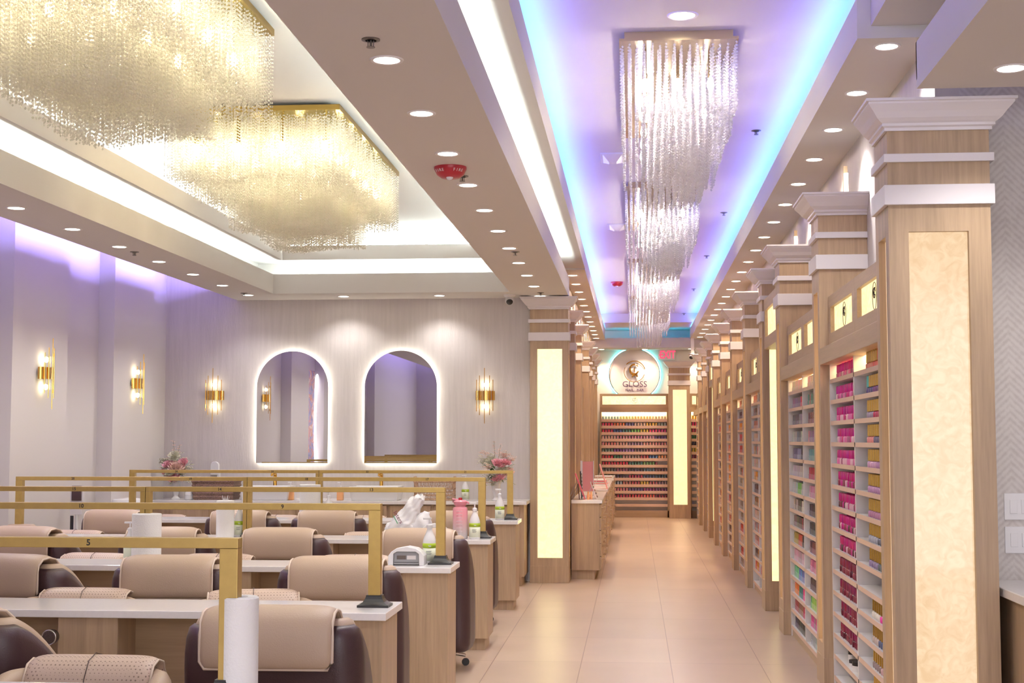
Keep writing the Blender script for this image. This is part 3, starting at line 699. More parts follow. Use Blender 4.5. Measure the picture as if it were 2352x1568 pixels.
for k, z in enumerate(SH_Z):
    if k < 13:
        cap, bodies, nm = far_bay_row(k); n = 15
        lab = 'nail polish with %s, %s shelf down, far bay of nearest display' % (nm, 'top' if k == 0 else ORD[k]); grp = 'polishes on %s shelf of the far bay' % ('top' if k == 0 else ORD[k])
        for i in range(n):
            if k > 3 and i > 12: continue
            y = Y0b-(0.06 if k < 5 else 0.10)-i*0.051; c = tuple(max(0, min(255, v+rb.randint(-14, 14))) for v in cap)
            if k == 3 and False: continue
            bottle('slim', 1.236+rb.uniform(-.003, .003), y, z, rb.choice(bodies), c, lab, grp)
            for q in (1, 2, 3): lathe_c(1.236+q*0.042, y, z, rb.choice(bodies), c, 6)
    if k < 14:
        if k == 9: rng_ = range(3)
        else: rng_ = range(0, 9)
        bodies = GB[k]; lab = 'gold capped nail polish, %s shelf down, near bay of nearest display' % ('top' if k == 0 else ORD[k]); grp = 'gold capped polishes on %s shelf' % ('top' if k == 0 else ORD[k])
        for i in rng_:
            y = Y1a+i*0.068
            if k > 8: y = Y1a+i*0.06
            cap = (206, 170, 84); kind = 'gold'; lb, gp = lab, grp
            if (k, i) in ((0, 2), (0, 3)): cap = (236, 90, 70); lb = 'coral capped nail polish among gold caps on top shelf, near bay'; gp = 'coral capped polishes on the top shelf'
            if (k, i) == (10, 3): cap = (226, 60, 150); lb = 'hot pink capped polish among gold caps, low shelf, near bay'; gp = None
            if (k, i) == (1, 8): cap = (110, 200, 190); lb = 'turquoise nail polish at left end of second shelf, near bay'; gp = None
            bottle(kind, 1.238, y, z, bodies[(i*len(bodies)//9) % len(bodies)], cap, lb, gp)
            lathe_c(1.238+0.07, y, z, rb.choice(bodies), (170, 132, 60), 8, 0.09, 0.021)
# jars on a low shelf of the far bay
for i, (y, h, rr) in enumerate(((8.55, 0.07, 0.02), (8.35, 0.04, 0.045), (8.2, 0.055, 0.05))):
    o = MB().lathe([(0, 0), (rr, 0), (rr, h*0.6), (rr*0.9, h*0.62)], 18).build('cosmetic_jar', 'shelfwhite', loc=(1.26, y, SH_Z[13]), smooth=True, angle=40)
    tag(o, ['small white pot with maroon lid, lowest filled shelf of far bay', 'flat white jar with black lid, middle of lowest filled shelf', 'wide white jar with black lid, right on lowest filled shelf'][i], 'jar', 'jars on the lowest filled shelf')
    MB().lathe([(rr*1.02, h*0.62), (rr*1.02, h), (0, h)], 18).build('lid', 'dark', o, smooth=True, angle=40)
# second display
PAL2 = [[(226, 200, 196), (230, 190, 190)], [(170, 130, 160), (150, 120, 150), (230, 90, 110)], [(120, 100, 110), (170, 150, 170)], [(190, 190, 180), (120, 130, 140), (200, 200, 190)],
        [(110, 90, 130), (160, 150, 180), (60, 50, 70)], [(200, 180, 190), (210, 190, 190)], [(190, 190, 190), (110, 180, 90), (200, 200, 200)], [(190, 170, 160), (90, 80, 70), (230, 220, 210)],
        [(120, 110, 90), (90, 80, 70), (180, 60, 70)], [(180, 150, 60), (200, 90, 70), (60, 50, 50)], [(220, 170, 180), (190, 150, 160), (230, 190, 200)],
        [(120, 200, 150), (90, 150, 210), (110, 120, 200)], [(236, 130, 50), (40, 120, 120), (230, 60, 140)], [(170, 60, 60), (150, 90, 80), (190, 30, 60)], [(50, 46, 70), (60, 70, 66), (40, 34, 40)]]
PAL2b = [[(226, 190, 186), (90, 50, 60)], [(70, 140, 120), (200, 190, 200), (240, 120, 130)], [(120, 60, 70), (60, 40, 50)], [(150, 120, 160), (230, 120, 150)], [(110, 160, 160), (200, 150, 190)],
         [(170, 30, 60), (200, 190, 190)], [(210, 140, 170), (190, 180, 190)], [(60, 50, 60), (160, 150, 150)], [(40, 60, 60), (170, 150, 160)], [(110, 40, 60), (40, 34, 40)], [(220, 110, 150), (90, 70, 130)],
         [(60, 40, 50), (200, 30, 50)], [(150, 210, 70), (50, 160, 90)], [(220, 60, 140), (130, 130, 130)], [(180, 180, 180), (60, 60, 60)]]
def stuff_row(y0, y1, x, z, pal, step, deep, frac=1.0, light=0.35, rnd=0.15):
    n = int((y1-y0)/step)
    for i in range(n):
        if rb.random() > frac: continue
        t = i/max(1, n-1); c = pal[min(len(pal)-1, int(t*len(pal)))] if rb.random() > rnd else rb.choice(pal)
        c = tuple(max(0, min(255, v+rb.randint(-12, 12))) for v in c)
        b = tuple(int(v*(1-light)+235*light) for v in c)
        for q in range(deep): lathe_c(x+q*0.045, y0+(i+0.5)*step, z, b, c, 5, 0.08, 0.0165)
a, b = UN[1]; mid = a+(b-a)*0.535
for k, z in enumerate(SH_Z):
    stuff_row(mid+0.05, b-0.06, 1.235, z, list(reversed(PAL2[k])), 0.048, 3, 1.0)
    stuff_row(a+0.05, mid-0.1, 1.235, z, list(reversed(PAL2b[k])), 0.048, 3, 0.95)
REST = [(200, 150, 130), (190, 120, 100), (210, 170, 150), (120, 90, 80), (220, 110, 80), (230, 190, 170), (90, 60, 60), (200, 60, 60), (160, 140, 130), (230, 150, 60)]
for a, b in UN[2:]:
    for k, z in enumerate(SH_Z):
        if k == 14 and rb.random() < .7: continue
        pal = [rb.choice(REST) for _ in range(4)]
        stuff_row(a+0.06, b-0.045, 1.228, z, pal, 0.055, 2, 0.97)

# ---- end wall rack
def end_rack(x0, x1, label, full):
    r = thing('polish_rack', label, 'display shelf', ((x0+x1)/2, 27.9, 0)); h = (x1-x0)/2
    MB().box(-h+0.03, h-0.03, 0.13, 0.15, 0, 2.139).build('back_panel', 'shelfwhite', r)
    MB().box(-h, -h+0.03, 0, 0.24, 0, 2.40).build('side_panel', 'wood', r); MB().box(h-0.03, h, 0, 0.24, 0, 2.40).build('side_panel', 'wood', r)
    mb = MB()
    for p in ((-h, -h+0.05, 2.19, 2.355), (h-0.05, h, 2.19, 2.355), (-h, h, 2.14, 2.19), (-h, h, 2.355, 2.40)): mb.box(p[0], p[1], -0.02, 0.02, p[2], p[3])
    mb.box(-h, h, 0.02, 0.24, 2.14, 2.40); bx = mb.build('sign_box', 'woodx', r)
    f = MB().box(-h+0.05, h-0.05, 0.008, 0.018, 2.19, 2.355).build('sign_face', 'signlight', bx)
    if full:
        logo(f, 0, 0.0, 2.285, 0.03, FRONT); text('logo_lettering', 'GLOSS', 0.022, (0, 0.004, 2.225), FRONT, 'ink', f)
        MB().tube([(0.062*math.cos(a), 0, 0.062*math.sin(a)) for a in [i*2*PI/40 for i in range(40)]], 0.0016, 5, closed=True).build('logo_ring', 'ink', f, loc=(0, 0.004, 2.272))
    MB().box(-h, h, -0.05, 0.06, 2.04, 2.14).build('header_beam', 'woodx', r, bevel=0.002)
    led = MB().box(-h+0.04, h-0.04, 0.08, 0.11, 2.03, 2.038).build('light_bar', 'shelfled', r)
    MB().box(-h, h, 0.0, 0.2, 0, 0.13).build('kick_board', 'woodx', r)
    for k in range(15):
        z = 1.90-0.1265*k
        MB().box(-h+0.03, h-0.03, 0.02, 0.13, z-0.014, z).build('shelf', 'shelfwhite', r)
        MB().box(-h+0.03, h-0.03, 0.012, 0.02, z-0.05, z+0.004).build('shelf_lip', 'acr_lip', r)
    return r
end_rack(-0.66, 0.674, 'wide oak rack full of colourful nail polish below the round sign', True)
end_rack(1.081, 1.44, 'narrow oak polish rack right of the end wall pilaster', False)
EP = [[(170, 200, 210), (240, 240, 150), (250, 220, 140), (250, 230, 190)], [(240, 60, 90), (250, 130, 70), (110, 90, 150), (240, 200, 180), (240, 190, 60), (150, 160, 160)], [(220, 40, 70), (50, 70, 140), (60, 120, 110), (110, 180, 60), (220, 190, 60), (240, 50, 100), (210, 30, 120)],
      [(240, 190, 180), (220, 150, 170), (210, 130, 170), (220, 150, 180), (90, 50, 130)], [(240, 140, 130), (230, 170, 150), (170, 130, 160), (240, 160, 150), (220, 130, 130)], [(110, 130, 120), (110, 50, 140), (150, 100, 170), (130, 90, 90), (170, 100, 110), (220, 140, 150)],
      [(210, 40, 60), (40, 110, 60), (200, 150, 140), (160, 130, 120), (190, 50, 60), (80, 120, 190), (240, 150, 80)], [(200, 30, 50), (220, 30, 50), (50, 110, 80), (110, 160, 80), (150, 40, 50)], [(110, 110, 110), (150, 70, 90), (60, 40, 60), (60, 90, 120), (110, 60, 60)],
      [(90, 60, 80), (70, 40, 70), (180, 40, 80), (50, 60, 100), (40, 60, 70)], [(90, 130, 190), (170, 190, 210), (200, 120, 110), (190, 60, 70), (230, 190, 50), (190, 90, 90), (170, 130, 140)], [(230, 90, 120), (220, 130, 150), (110, 80, 150), (150, 40, 110), (130, 50, 110)],
      [(110, 30, 50), (200, 30, 70), (230, 60, 70), (240, 90, 70), (150, 20, 40)]]
for k, pal in enumerate(EP):
    z = 1.90-0.1265*k
    for i in range(22):
        if k == 7 and i > 18: continue
        x = -0.60+i*0.0575; c = pal[int(i*len(pal)/22)]; bdy = tuple(int(v*0.75+60) for v in c)
        lathe_c(x, 27.945, z, bdy, c, 6, 0.058, 0.021); lathe_c(x, 27.992, z, bdy, c, 6, 0.058, 0.021)
for k in range(7):
    z = 1.90-0.1265*k; c = [(240, 190, 60), (210, 50, 110), (200, 70, 100), (40, 110, 60), (60, 40, 60), (210, 180, 50), (140, 40, 70)][k]
    for i in range(5): lathe_c(1.15+i*0.055, 27.945, z, c, c, 6, 0.075, 0.021)
so = stuff.build('polish_bottles', 'attr', smooth=False)
tag(so, 'remaining nail polish bottles of many colours filling the display shelves', 'nail polish', None, 'stuff')

# ---- round sign, exit sign
r = thing('round_sign', 'round white wall sign with gold emblem and cyan glow above the rack', 'sign', (0.016, 28.17, 2.79))
MB().lathe([(0, -0.03), (0.50, -0.03), (0.50, 0.0), (0, 0.0)], 64).build('disc', 'acrylic', r, rot=(PI/2, 0, 0), loc=(0, -0.03, 0), smooth=True, angle=30)
MB().tube([(0.515*math.cos(a), 0, 0.515*math.sin(a)) for a in [i*2*PI/96 for i in range(96)]], 0.011, 6, closed=True).build('halo_light', 'cyan', r, loc=(0, -0.02, 0))
MB().tube([(0.497*math.cos(a), 0, 0.497*math.sin(a)) for a in [i*2*PI/96 for i in range(96)]], 0.007, 6, closed=True).build('rim', 'chrome', r, loc=(0, -0.062, 0))
g = MB()
g.tube([(0.085*math.cos(a), 0, 0.06+0.095*math.sin(a)+0.04) for a in [0.6+i*(2*PI-1.0)/30 for i in range(31)]], [0.010+0.009*abs(math.sin(i*0.1)) for i in range(31)], 8)
g.tube([(0, 0, 0.13), (0.003, 0, 0.06), (0, 0, 0.0), (-0.05, 0, -0.06)], 0.011, 8).tube([(-0.09, 0, 0.05), (-0.05, 0, -0.01), (0, 0, -0.02), (0.05, 0, -0.02), (0.06, 0, -0.05)], 0.012, 8)
g.build('emblem', 'goldshine', r, loc=(0, -0.07, 0))
MB().tube([(0.20*math.cos(a), 0, 0.05+0.20*math.sin(a)) for a in [2.7+i*3.3/30 for i in range(31)]], 0.006, 6).tube([(0.21*math.cos(a), 0, 0.06+0.20*math.sin(a)) for a in [0.2+i*2.2/30 for i in range(31)]], 0.009, 6).build('swirl', 'goldshine', r, loc=(0, -0.068, 0))
M['plum'] = mat('plum_lettering', (96, 74, 100), 0.3, metal=0.3)
text('sign_lettering', 'GLOSS', 0.165, (0.005, -0.066, -0.20), FRONT, 'plum', r, 0.004)
text('small_lettering', 'NAIL', 0.066, (-0.095, -0.066, -0.315), FRONT, 'plum', r, 0.003, bold=0.001, sx=1.15); text('small_lettering', 'BAR', 0.066, (0.115, -0.066, -0.315), FRONT, 'plum', r, 0.003, bold=0.001, sx=1.15)
r = thing('exit_sign', 'red lettered exit sign at the top of the end wall', 'exit sign', (0.65, 28.19, 3.17))
MB().box(-0.17, 0.17, -0.03, 0, -0.10, 0.10).build('housing', 'white', r, bevel=0.004)
text('exit_lettering', 'EXIT', 0.21, (0.02, -0.033, 0.0), FRONT, 'exitred', r, 0.001, sx=0.72, bold=0.004)
MB().add([(-0.155, -0.032, 0), (-0.125, -0.032, 0.02), (-0.125, -0.032, -0.02), (-0.155, -0.034, 0), (-0.125, -0.034, 0.02), (-0.125, -0.034, -0.02)], [(0, 2, 1), (3, 4, 5), (0, 1, 4, 3), (1, 2, 5, 4), (2, 0, 3, 5)]).build('arrow', 'exitred', r)

# ---- linear wall sconces on the right wall
def linear_sconce(y, label):
    r = thing('wall_sconce', label, 'wall light', (1.445, y, 2.96), 0, 'gold linear sconces on the right wall')
    MB().box(-0.075, 0, -0.11, 0.11, -0.065, 0.065).build('bracket', 'bronze', r, bevel=0.002)
    MB().box(-0.105, -0.08, 0.03, 0.055, -0.28, 0.17).build('bar', 'bronze', r); MB().box(-0.105, -0.08, 0.06, 0.085, -0.20, 0.28).build('bar', 'bronze', r)
    MB().lathe([(0, -0.22), (0.014, -0.22), (0.014, 0.22), (0, 0.22)], 12).build('tube_lamp', 'tube', r, loc=(-0.10, -0.01, 0), smooth=True, angle=40)
linear_sconce(9.05, 'gold linear wall sconce just behind the nearest right pilaster')
linear_sconce(11.85, 'gold linear wall sconce between the second and third right pilasters')
# ---- switches and counter at the far right
for z, nm in ((1.19, 'upper'), (1.035, 'lower')):
    r = thing('switch_plate', '%s white double light switch plate on herringbone wallpaper' % nm, 'light switch', (1.79, 6.86, z), 0, 'switch plates')
    MB().box(-0.068, 0.068, -0.006, 0, -0.062, 0.062).build('plate', 'white', r, bevel=0.002)
    for x in (-0.026, 0.026): MB().box(x-0.017, x+0.017, -0.010, -0.006, -0.032, 0.032).build('rocker', 'white', r, bevel=0.0015)
r = thing('reception_counter', 'oak counter with white top at right edge under the switches', 'counter', (1.62, 6.0, 0))
MB().box(0.03, 1.6, 0.02, 0.85, 0.1, 0.81).build('cabinet', 'wood', r); MB().box(0.08, 1.6, 0.06, 0.85, 0, 0.1).build('kick_board', 'wood', r)
MB().box(-0.01, 1.65, -0.02, 0.855, 0.81, 0.85).build('countertop', 'quartz', r, bevel=0.004)
r = thing('side_table', 'white edged low table corner at lower right edge of the view', 'table', (1.44, 4.95, 0))
MB().box(0, 0.9, 0, 0.5, 0.77, 0.80).build('tabletop', 'quartz', r, bevel=0.004)
for x, y in ((0.05, 0.05), (0.85, 0.05), (0.05, 0.45), (0.85, 0.45)): MB().box(x-.02, x+.02, y-.02, y+.02, 0, 0.77).build('leg', 'wood', r)

# ================================================ SEATING ROOM : tables, gold frames, chairs
TZ = 0.785
ROWS = [  # front edge, back edge of the top, centre of the gold posts, right end of the rail
    (3.70, 4.14, 3.95, -1.105, (5, 6, 7, 8)), (5.88, 6.31, 6.12, -1.09, (9, 10, 11, 12)), (7.98, 8.40, 8.22, -1.09, (13, 14, 15, 16)),
    (10.2, 10.62, 10.42, -1.085, (17, 18, 19, 20)), (12.62, 13.05, 12.86, -1.09, (21, 22, 23, 24))]
RN = ['nearest', 'second', 'third', 'fourth', 'fifth']
def table(y0, y1, i):
    W = 3.62; d = y1-y0
    r = thing('manicure_table', '%s long oak manicure table with white quartz top from the camera' % RN[i], 'table', (-1.027, y0, 0), 0, 'rows of long manicure tables')
    MB().box(-W, 0, 0, d, TZ-0.032, TZ).build('tabletop', 'quartz', r, bevel=0.003)
    for k in range(4):
        x = -0.15-k*1.125
        if k == 3: x = -W+0.16
        MB().box(x-0.13, x+0.13, 0.02, d-0.02, 0.085, TZ-0.032).build('pedestal', 'wood', r, bevel=0.0015)
        MB().box(x-0.115, x+0.105, 0.05, d-0.05, 0, 0.085).build('kick_board', 'wood', r)
    MB().box(-W+0.06, -0.28, d*0.55, d*0.55+0.018, 0.2, TZ-0.032).build('modesty_panel', 'woodx', r)
    return r
for i, (a, b, p, xr, nums) in enumerate(ROWS): table(a, b, i)
FL = 1.775
def frame_proto(right=True):
    r = thing('gold_rail_frame', 'proto', 'rail', (0, 0, 0), 0)
    H = 1.225-TZ
    mb = MB().box(-FL, 0, -0.024, 0.024, H-0.028, H)
    mb.build('top_bar', 'gold', r, bevel=0.0015)
    for x, hw in (((-0.026, 0.026), (-FL+0.014, 0.014)) if right else ((-0.014, 0.014), (-FL+0.026, 0.026))):
        MB().box(x-hw, x+hw, -0.024, 0.024, 0.03, H-0.0285).build('post', 'gold', r, bevel=0.0015)
        mb = MB(); v = []; f = []
        pr = [(0.068, 0.0), (0.068, 0.010), (0.058, 0.013), (0.046, 0.022), (0.038, 0.034), (0.034, 0.046), (0.034, 0.05)]
        if hw < 0.02: pr = [(min(p, 0.03) if p < 0.05 else p-0.02, z) for p, z in pr]; pr = [(p*0.62, z) for p, z in pr]
        for p, z in pr: v += [(x-p, -p*0.85, z), (x+p, -p*0.85, z), (x+p, p*0.85, z), (x-p, p*0.85, z)]
        for j in range(len(pr)-1):
            for q in range(4): f.append((j*4+q, j*4+(q+1) % 4, (j+1)*4+(q+1) % 4, (j+1)*4+q))
        f.append((3, 2, 1, 0)); n = (len(pr)-1)*4; f.append((n, n+1, n+2, n+3))
        mb.add(v, f); mb.build('post_base', 'blackbase', r)
    return r
FP = frame_proto(); FQ = frame_proto(False)
for i, (a, b, p, xr, nums) in enumerate(ROWS):
    for k in (0, 1):
        lab = 'gold rail frame standing on the %s table, %s half, numbered %d and %d' % (RN[i], ('right', 'left')[k], nums[2*k], nums[2*k+1])
        x = xr-k*(FL+0.004)
        if i == 0: o = (FP, FQ)[k]; o.location = (x, p, TZ); o['label'] = lab; o['group'] = 'gold rail frames on the tables'
        else: o = dup((FP, FQ)[k], (x, p, TZ), 0, lab, 'gold rail frames on the tables')
for i, (a, b, p, xr, nums) in enumerate(ROWS):
    fr = [o for o in bpy.data.objects if o.name.startswith('gold_rail_frame') and abs(o.location.y-p) < 0.01]
    fr.sort(key=lambda o: -o.location.x)
    for k, fo in enumerate(fr):
        for q in (0, 1):
            text('number', str(nums[2*k+q]), 0.024, (-0.43-0.9*q, -0.0245, 1.225-TZ-0.014), FRONT, 'ink', fo, 0.0004, bold=0.0006)

# ---- chairs
def curve_u(w, d, r, n=10):
    """U outline seen from above, from left front, round the back (y=0), to right front; returns pts and arc param (0 front .. 1 back)"""
    pts = []
    for i in range(n): pts.append((-w*(0.90+0.10*min(1, 1.6*i/n)), d-(d-r)*i/n, i/n*0.6))
    for i in range(n+1):
        a = PI+PI/2*i/n; pts.append((-w+r+r*math.cos(a), r+r*math.sin(a), 0.6+0.4*i/n))
    m = len(pts); back = [(-w+r+(2*w-2*r)*i/8, 0, 1.0) for i in range(1, 8)]
    left = list(pts); right = [(-x, y, t) for x, y, t in reversed(pts)]
    return left+back+right
def chair_shell(H, zb, w, d, r, arm, th, lean, off=0.0, drop=0.0):
    P = curve_u(w-off, d-off, r-off*0.4); nrm = []
    for i in range(len(P)):
        a, b = P[max(0, i-1)], P[min(len(P)-1, i+1)]; tx, ty = b[0]-a[0], b[1]-a[1]; l = math.hypot(tx, ty) or 1
        nrm.append((-ty/l, tx/l))          # points inwards
    mz = 7; mb = MB(); v = []; f = []; n = len(P)
    def top(t):
        s = max(0.0, min(1.0, (t-0.08)/0.56)); s = s*s*(3-2*s); return arm+(H-arm)*s-0.05*max(0, 0.25-t)*4
    for side in (0, 1):
        for j in range(mz+1):
            for i, (x, y, t) in enumerate(P):
                zt = top(t)-drop; z = zb+(zt-zb)*j/mz
                rd = 0.0
                if j == mz: rd = th*0.18
                k = (off+rd) if side == 0 else (off+th-rd)
                k2 = k-off
                yy = y+off-lean*max(0, (z-0.42))*t
                v.append((x+nrm[i][0]*k2, yy+nrm[i][1]*k2, z))
    A = (mz+1)*n
    for j in range(mz):
        for i in range(n-1):
            f.append((j*n+i, j*n+i+1, (j+1)*n+i+1, (j+1)*n+i)); f.append((A+j*n+i+1, A+j*n+i, A+(j+1)*n+i, A+(j+1)*n+i+1))
    for i in range(n-1):
        f.append((mz*n+i, mz*n+i+1, A+mz*n+i+1, A+mz*n+i)); f.append((i+1, i, A+i, A+i+1))
    for j in range(mz):
        f.append((j*n, (j+1)*n, A+(j+1)*n, A+j*n)); f.append(((j+1)*n+n-1, j*n+n-1, A+j*n+n-1, A+(j+1)*n+n-1))
    return mb.add(v, f)
def pad_over(w, prof, th):
    """a stuffed pad that follows prof (list of (y,z)), width w, rounded corners"""
    nu = 14; mb = MB(); v = []; f = []; k = len(prof)
    nr = []
    for i in range(k):
        a, b = prof[max(0, i-1)], prof[min(k-1, i+1)]; ty, tz = b[0]-a[0], b[1]-a[1]; l = math.hypot(ty, tz); nr.append((-tz/l, ty/l))
    for side in (0, 1):
        for i, (y, z) in enumerate(prof):
            e = min(i, k-1-i)/(k-1)*2; ce = min(1, e*5)
            for u in range(nu+1):
                s = 2*u/nu-1; puff = math.sqrt(max(0.0, 1-abs(s)**6))*(0.35+0.65*min(1, e*7))
                ws = w/2*(1-0.07*(1-ce)**2)
                d = th/2*(0.30+0.70*puff)*(1 if side == 0 else -1)
                v.append((s*ws, y+nr[i][0]*d, z+nr[i][1]*d))
    n = nu+1; A = k*n
    for i in range(k-1):
        for u in range(nu):
            f.append((i*n+u, (i+1)*n+u, (i+1)*n+u+1, i*n+u+1)); f.append((A+i*n+u+1, A+(i+1)*n+u+1, A+(i+1)*n+u, A+i*n+u))
    for u in range(nu): f.append((u, u+1, A+u+1, A+u)); f.append(((k-1)*n+u+1, (k-1)*n+u, A+(k-1)*n+u, A+(k-1)*n+u+1))
    for i in range(k-1): f.append((i*n, A+i*n, A+(i+1)*n, (i+1)*n)); f.append(((i+1)*n+nu, A+(i+1)*n+nu, A+i*n+nu, i*n+nu))
    mb.add(v, f)
    def wt(i):
        e = min(i, k-1-i)/(k-1)*2; ce = min(1, e*5); return w/2*(1-0.07*(1-ce)**2)
    edge = [(-wt(i), *prof[i]) for i in range(k)]+[(wt(0)*(2*u/8-1), *prof[-1]) for u in range(1, 8)]+[(wt(i), *prof[i]) for i in range(k-1, -1, -1)]+[(wt(0)*(1-2*u/8), *prof[0]) for u in range(1, 8)]
    return mb, edge
    edge = [(-w/2, *prof[i]) for i in range(k)]+[(w/2*(2*u/8-1), *prof[-1]) for u in range(1, 9)]+[(w/2, *prof[i]) for i in range(k-2, -1, -1)]+[(w/2*(1-2*u/8), *prof[0]) for u in range(1, 8)]
    return mb, edge
def rbox(x0, x1, y0, y1, z0, z1, name, m, parent, bev): return MB().box(x0, x1, y0, y1, z0, z1).build(name, m, parent, bevel=bev, seg=4, smooth=True)
def chair_base(r, y):
    MB().lathe([(0.03, 0.09), (0.03, 0.30), (0.045, 0.31), (0.045, 0.34)], 14).build('pedestal', 'chrome', r, loc=(0, y, 0), smooth=True, angle=40)
    for k in range(5):
        a = 2*PI*k/5+0.3; c, s = math.cos(a), math.sin(a)
        MB().tube([(0, 0, 0.11), (0.13*c, 0.13*s, 0.095), (0.25*c, 0.25*s, 0.07)], [0.022, 0.018, 0.012], 8).build('base_arm', 'chrome', r, loc=(0, y, 0), smooth=True)
        MB().lathe([(0, -0.011), (0.024, -0.011), (0.026, 0), (0.024, 0.011), (0, 0.011)], 14).build('caster', 'dark', r, loc=(0.25*c, y+0.25*s, 0.026), rot=(PI/2, 0, a), smooth=True, angle=40)
def chair_a():
    r = thing('salon_chair', 'proto', 'chair', (0, 0, 0))
    chair_shell(0.868, 0.13, 0.318, 0.50, 0.085, 0.60, 0.075, 0.13).build('outer_shell', 'brown', r, smooth=True, subsurf=1)
    chair_shell(0.888, 0.42, 0.318, 0.505, 0.085, 0.615, 0.075, 0.13, off=0.026).build('inner_lining', 'beige', r, smooth=True, subsurf=1)
    rbox(-0.235, 0.235, 0.10, 0.60, 0.34, 0.48, 'seat_cushion', 'beige', r, 0.05)
    rbox(-0.22, 0.22, 0.04, 0.17, 0.44, 0.84, 'back_cushion', 'beige', r, 0.05)
    pr = [(-0.121, 0.725), (-0.122, 0.75), (-0.122, 0.78), (-0.122, 0.84), (-0.112, 0.885), (-0.080, 0.910), (-0.030, 0.915), (0.020, 0.905), (0.060, 0.875), (0.085, 0.82), (0.095, 0.76)]
    pr = [(y+0.032, z) for y, z in pr]
    mb, e = pad_over(0.455, pr, 0.042); p = mb.build('headrest_pad', 'beige', r, smooth=True, subsurf=1)
    MB().tube(e, 0.0055, 6, closed=True).build('piping', 'piping', p, smooth=True)
    chair_base(r, 0.30)
    return r
def chair_b():
    r = thing('technician_chair', 'proto', 'chair', (0, 0, 0))
    chair_shell(0.745, 0.30, 0.30, 0.50, 0.17, 0.56, 0.085, 0.10).build('outer_shell', 'beige', r, smooth=True, subsurf=1)
    rbox(-0.23, 0.23, 0.09, 0.52, 0.36, 0.48, 'seat_cushion', 'beige', r, 0.05)
    pr = [(-0.045, 0.60), (-0.048, 0.66), (-0.045, 0.715), (-0.02, 0.755), (0.03, 0.768), (0.08, 0.755), (0.115, 0.71), (0.128, 0.64), (0.132, 0.56)]
    mb, e = pad_over(0.43, pr, 0.042); p = mb.build('headrest_pad', 'perf', r, smooth=True, subsurf=1)
    MB().tube(e, 0.0045, 6, closed=True).build('piping', 'piping', p, smooth=True)
    MB().tube([(0, y+ny, z+nz) for (y, z), (ny, nz) in zip(pr[1:-1], [(-0.022, 0), (-0.02, 0.008), (-0.012, 0.019), (0, 0.021), (0.012, 0.018), (0.02, 0.006), (0.022, 0)])], 0.0016, 5).build('centre_seam', 'brown', p)
    chair_base(r, 0.28)
    return r
CA, CB = chair_a(), chair_b(); ca_used = cb_used = False
def put(kind, x, y, rz, label, group):
    global ca_used, cb_used
    if kind == 'a':
        if not ca_used: ca_used = True; o = CA; o.location = (x, y, 0); o.rotation_euler.z = rz; tag(o, label, None, group); return o
        return dup(CA, (x, y, 0), rz, label, group)
    if not cb_used: cb_used = True; o = CB; o.location = (x, y, 0); o.rotation_euler.z = rz; tag(o, label, None, group); return o
    return dup(CB, (x, y, 0), rz, label, group)
POSN = ['from the right', 'second from the right', 'third from the right', 'fourth from the right']
def gap_name(i): return 'between the %s and %s table' % (RN[i], RN[i+1]) if i < 4 else 'between the fifth table and the mirror counter'
AW = [(4.88, [(-1.25, 0.03), (-2.42, -0.35)]), (6.95, [(-1.45, 0.02), (-2.29, 0.03), (-3.12, -0.22)]), (9.18, [(-1.38, -0.04), (-2.30, 0.0), (-3.08, 0.06), (-4.02, -0.2)]),
      (11.45, [(-1.44, -0.04), (-2.48, 0.05), (-3.2, 0.0), (-4.26, -0.12)])]
for i, (y, L) in enumerate(AW):
    for k, (x, rz) in enumerate(L):
        put('a', x, y, rz, 'brown-backed salon chair with beige pad %s, %s' % (gap_name(i), 'rightmost' if k == 0 else POSN[k]), 'brown salon chairs %s' % gap_name(i))
FC = [(4.72, [(-1.86, 0.0), (-2.12, 0.5)]), (6.83, [(-1.84, 0.25), (-2.66, 0.0)]), (8.92, [(-1.75, 0.1), (-2.62, 0.0), (-3.42, -0.1)]), (11.14, [(-2.05, 0.1), (-3.7, -0.1), (-4.45, 0.0)]),
      (13.55, [(-2.58, 0.05), (-3.42, -0.05), (-4.55, 0.1)])]
FC[0] = (4.72, [(-1.80, 0.0)])
for i, (y, L) in enumerate(FC):
    for k, (x, rz) in enumerate(L):
        put('b', x, y, PI+rz, 'beige chair facing camera %s, %s' % (gap_name(i), 'rightmost' if k == 0 else POSN[k]), 'beige technician chairs %s' % gap_name(i))
put('b', -1.88, 4.05-0.02, PI+0.1, 'low beige chair cut by the bottom left corner of the view', 'beige technician chairs near the camera').location = (-2.44, 4.69, 0)

# ================================================ MIRROR WALL
def arch(w, h, n=32, d=0.0):
    r = w/2+d; pts = [(-r, -d), (r, -d)]
    for i in range(n+1):
        a = PI*i/n; pts.append((r*math.cos(a), h-w/2+r*math.sin(a)))
    return pts
def arched_mirror(xc, label, warp):
    W_, H_ = 0.79, 1.215
    r = thing('arched_mirror', label, 'mirror', (xc, 15.25, 1.25), 0, 'backlit arched mirrors')
    MB().prism(arch(W_, H_), -0.040, -0.036).build('mirror_glass', 'mirror', r)
    MB().prism(arch(W_, H_, d=-0.03), -0.034, 0.0).build('backing', 'shelfwhite', r)
    p = arch(W_, H_, d=-0.016); ring = [(x, -0.018, z) for x, z in [(-(W_/2-0.016), 0.016+0.07*i) for i in range(0, 12)]]
    path = [(x, -0.020, z) for x, z in p]
    MB().tube(path, 0.006, 6, closed=True).build('halo_light', 'halo', r)
    return r
arched_mirror(-3.697, 'left of the two glowing arched wall mirrors', 0)
arched_mirror(-2.507, 'right of the two glowing arched wall mirrors', 1)
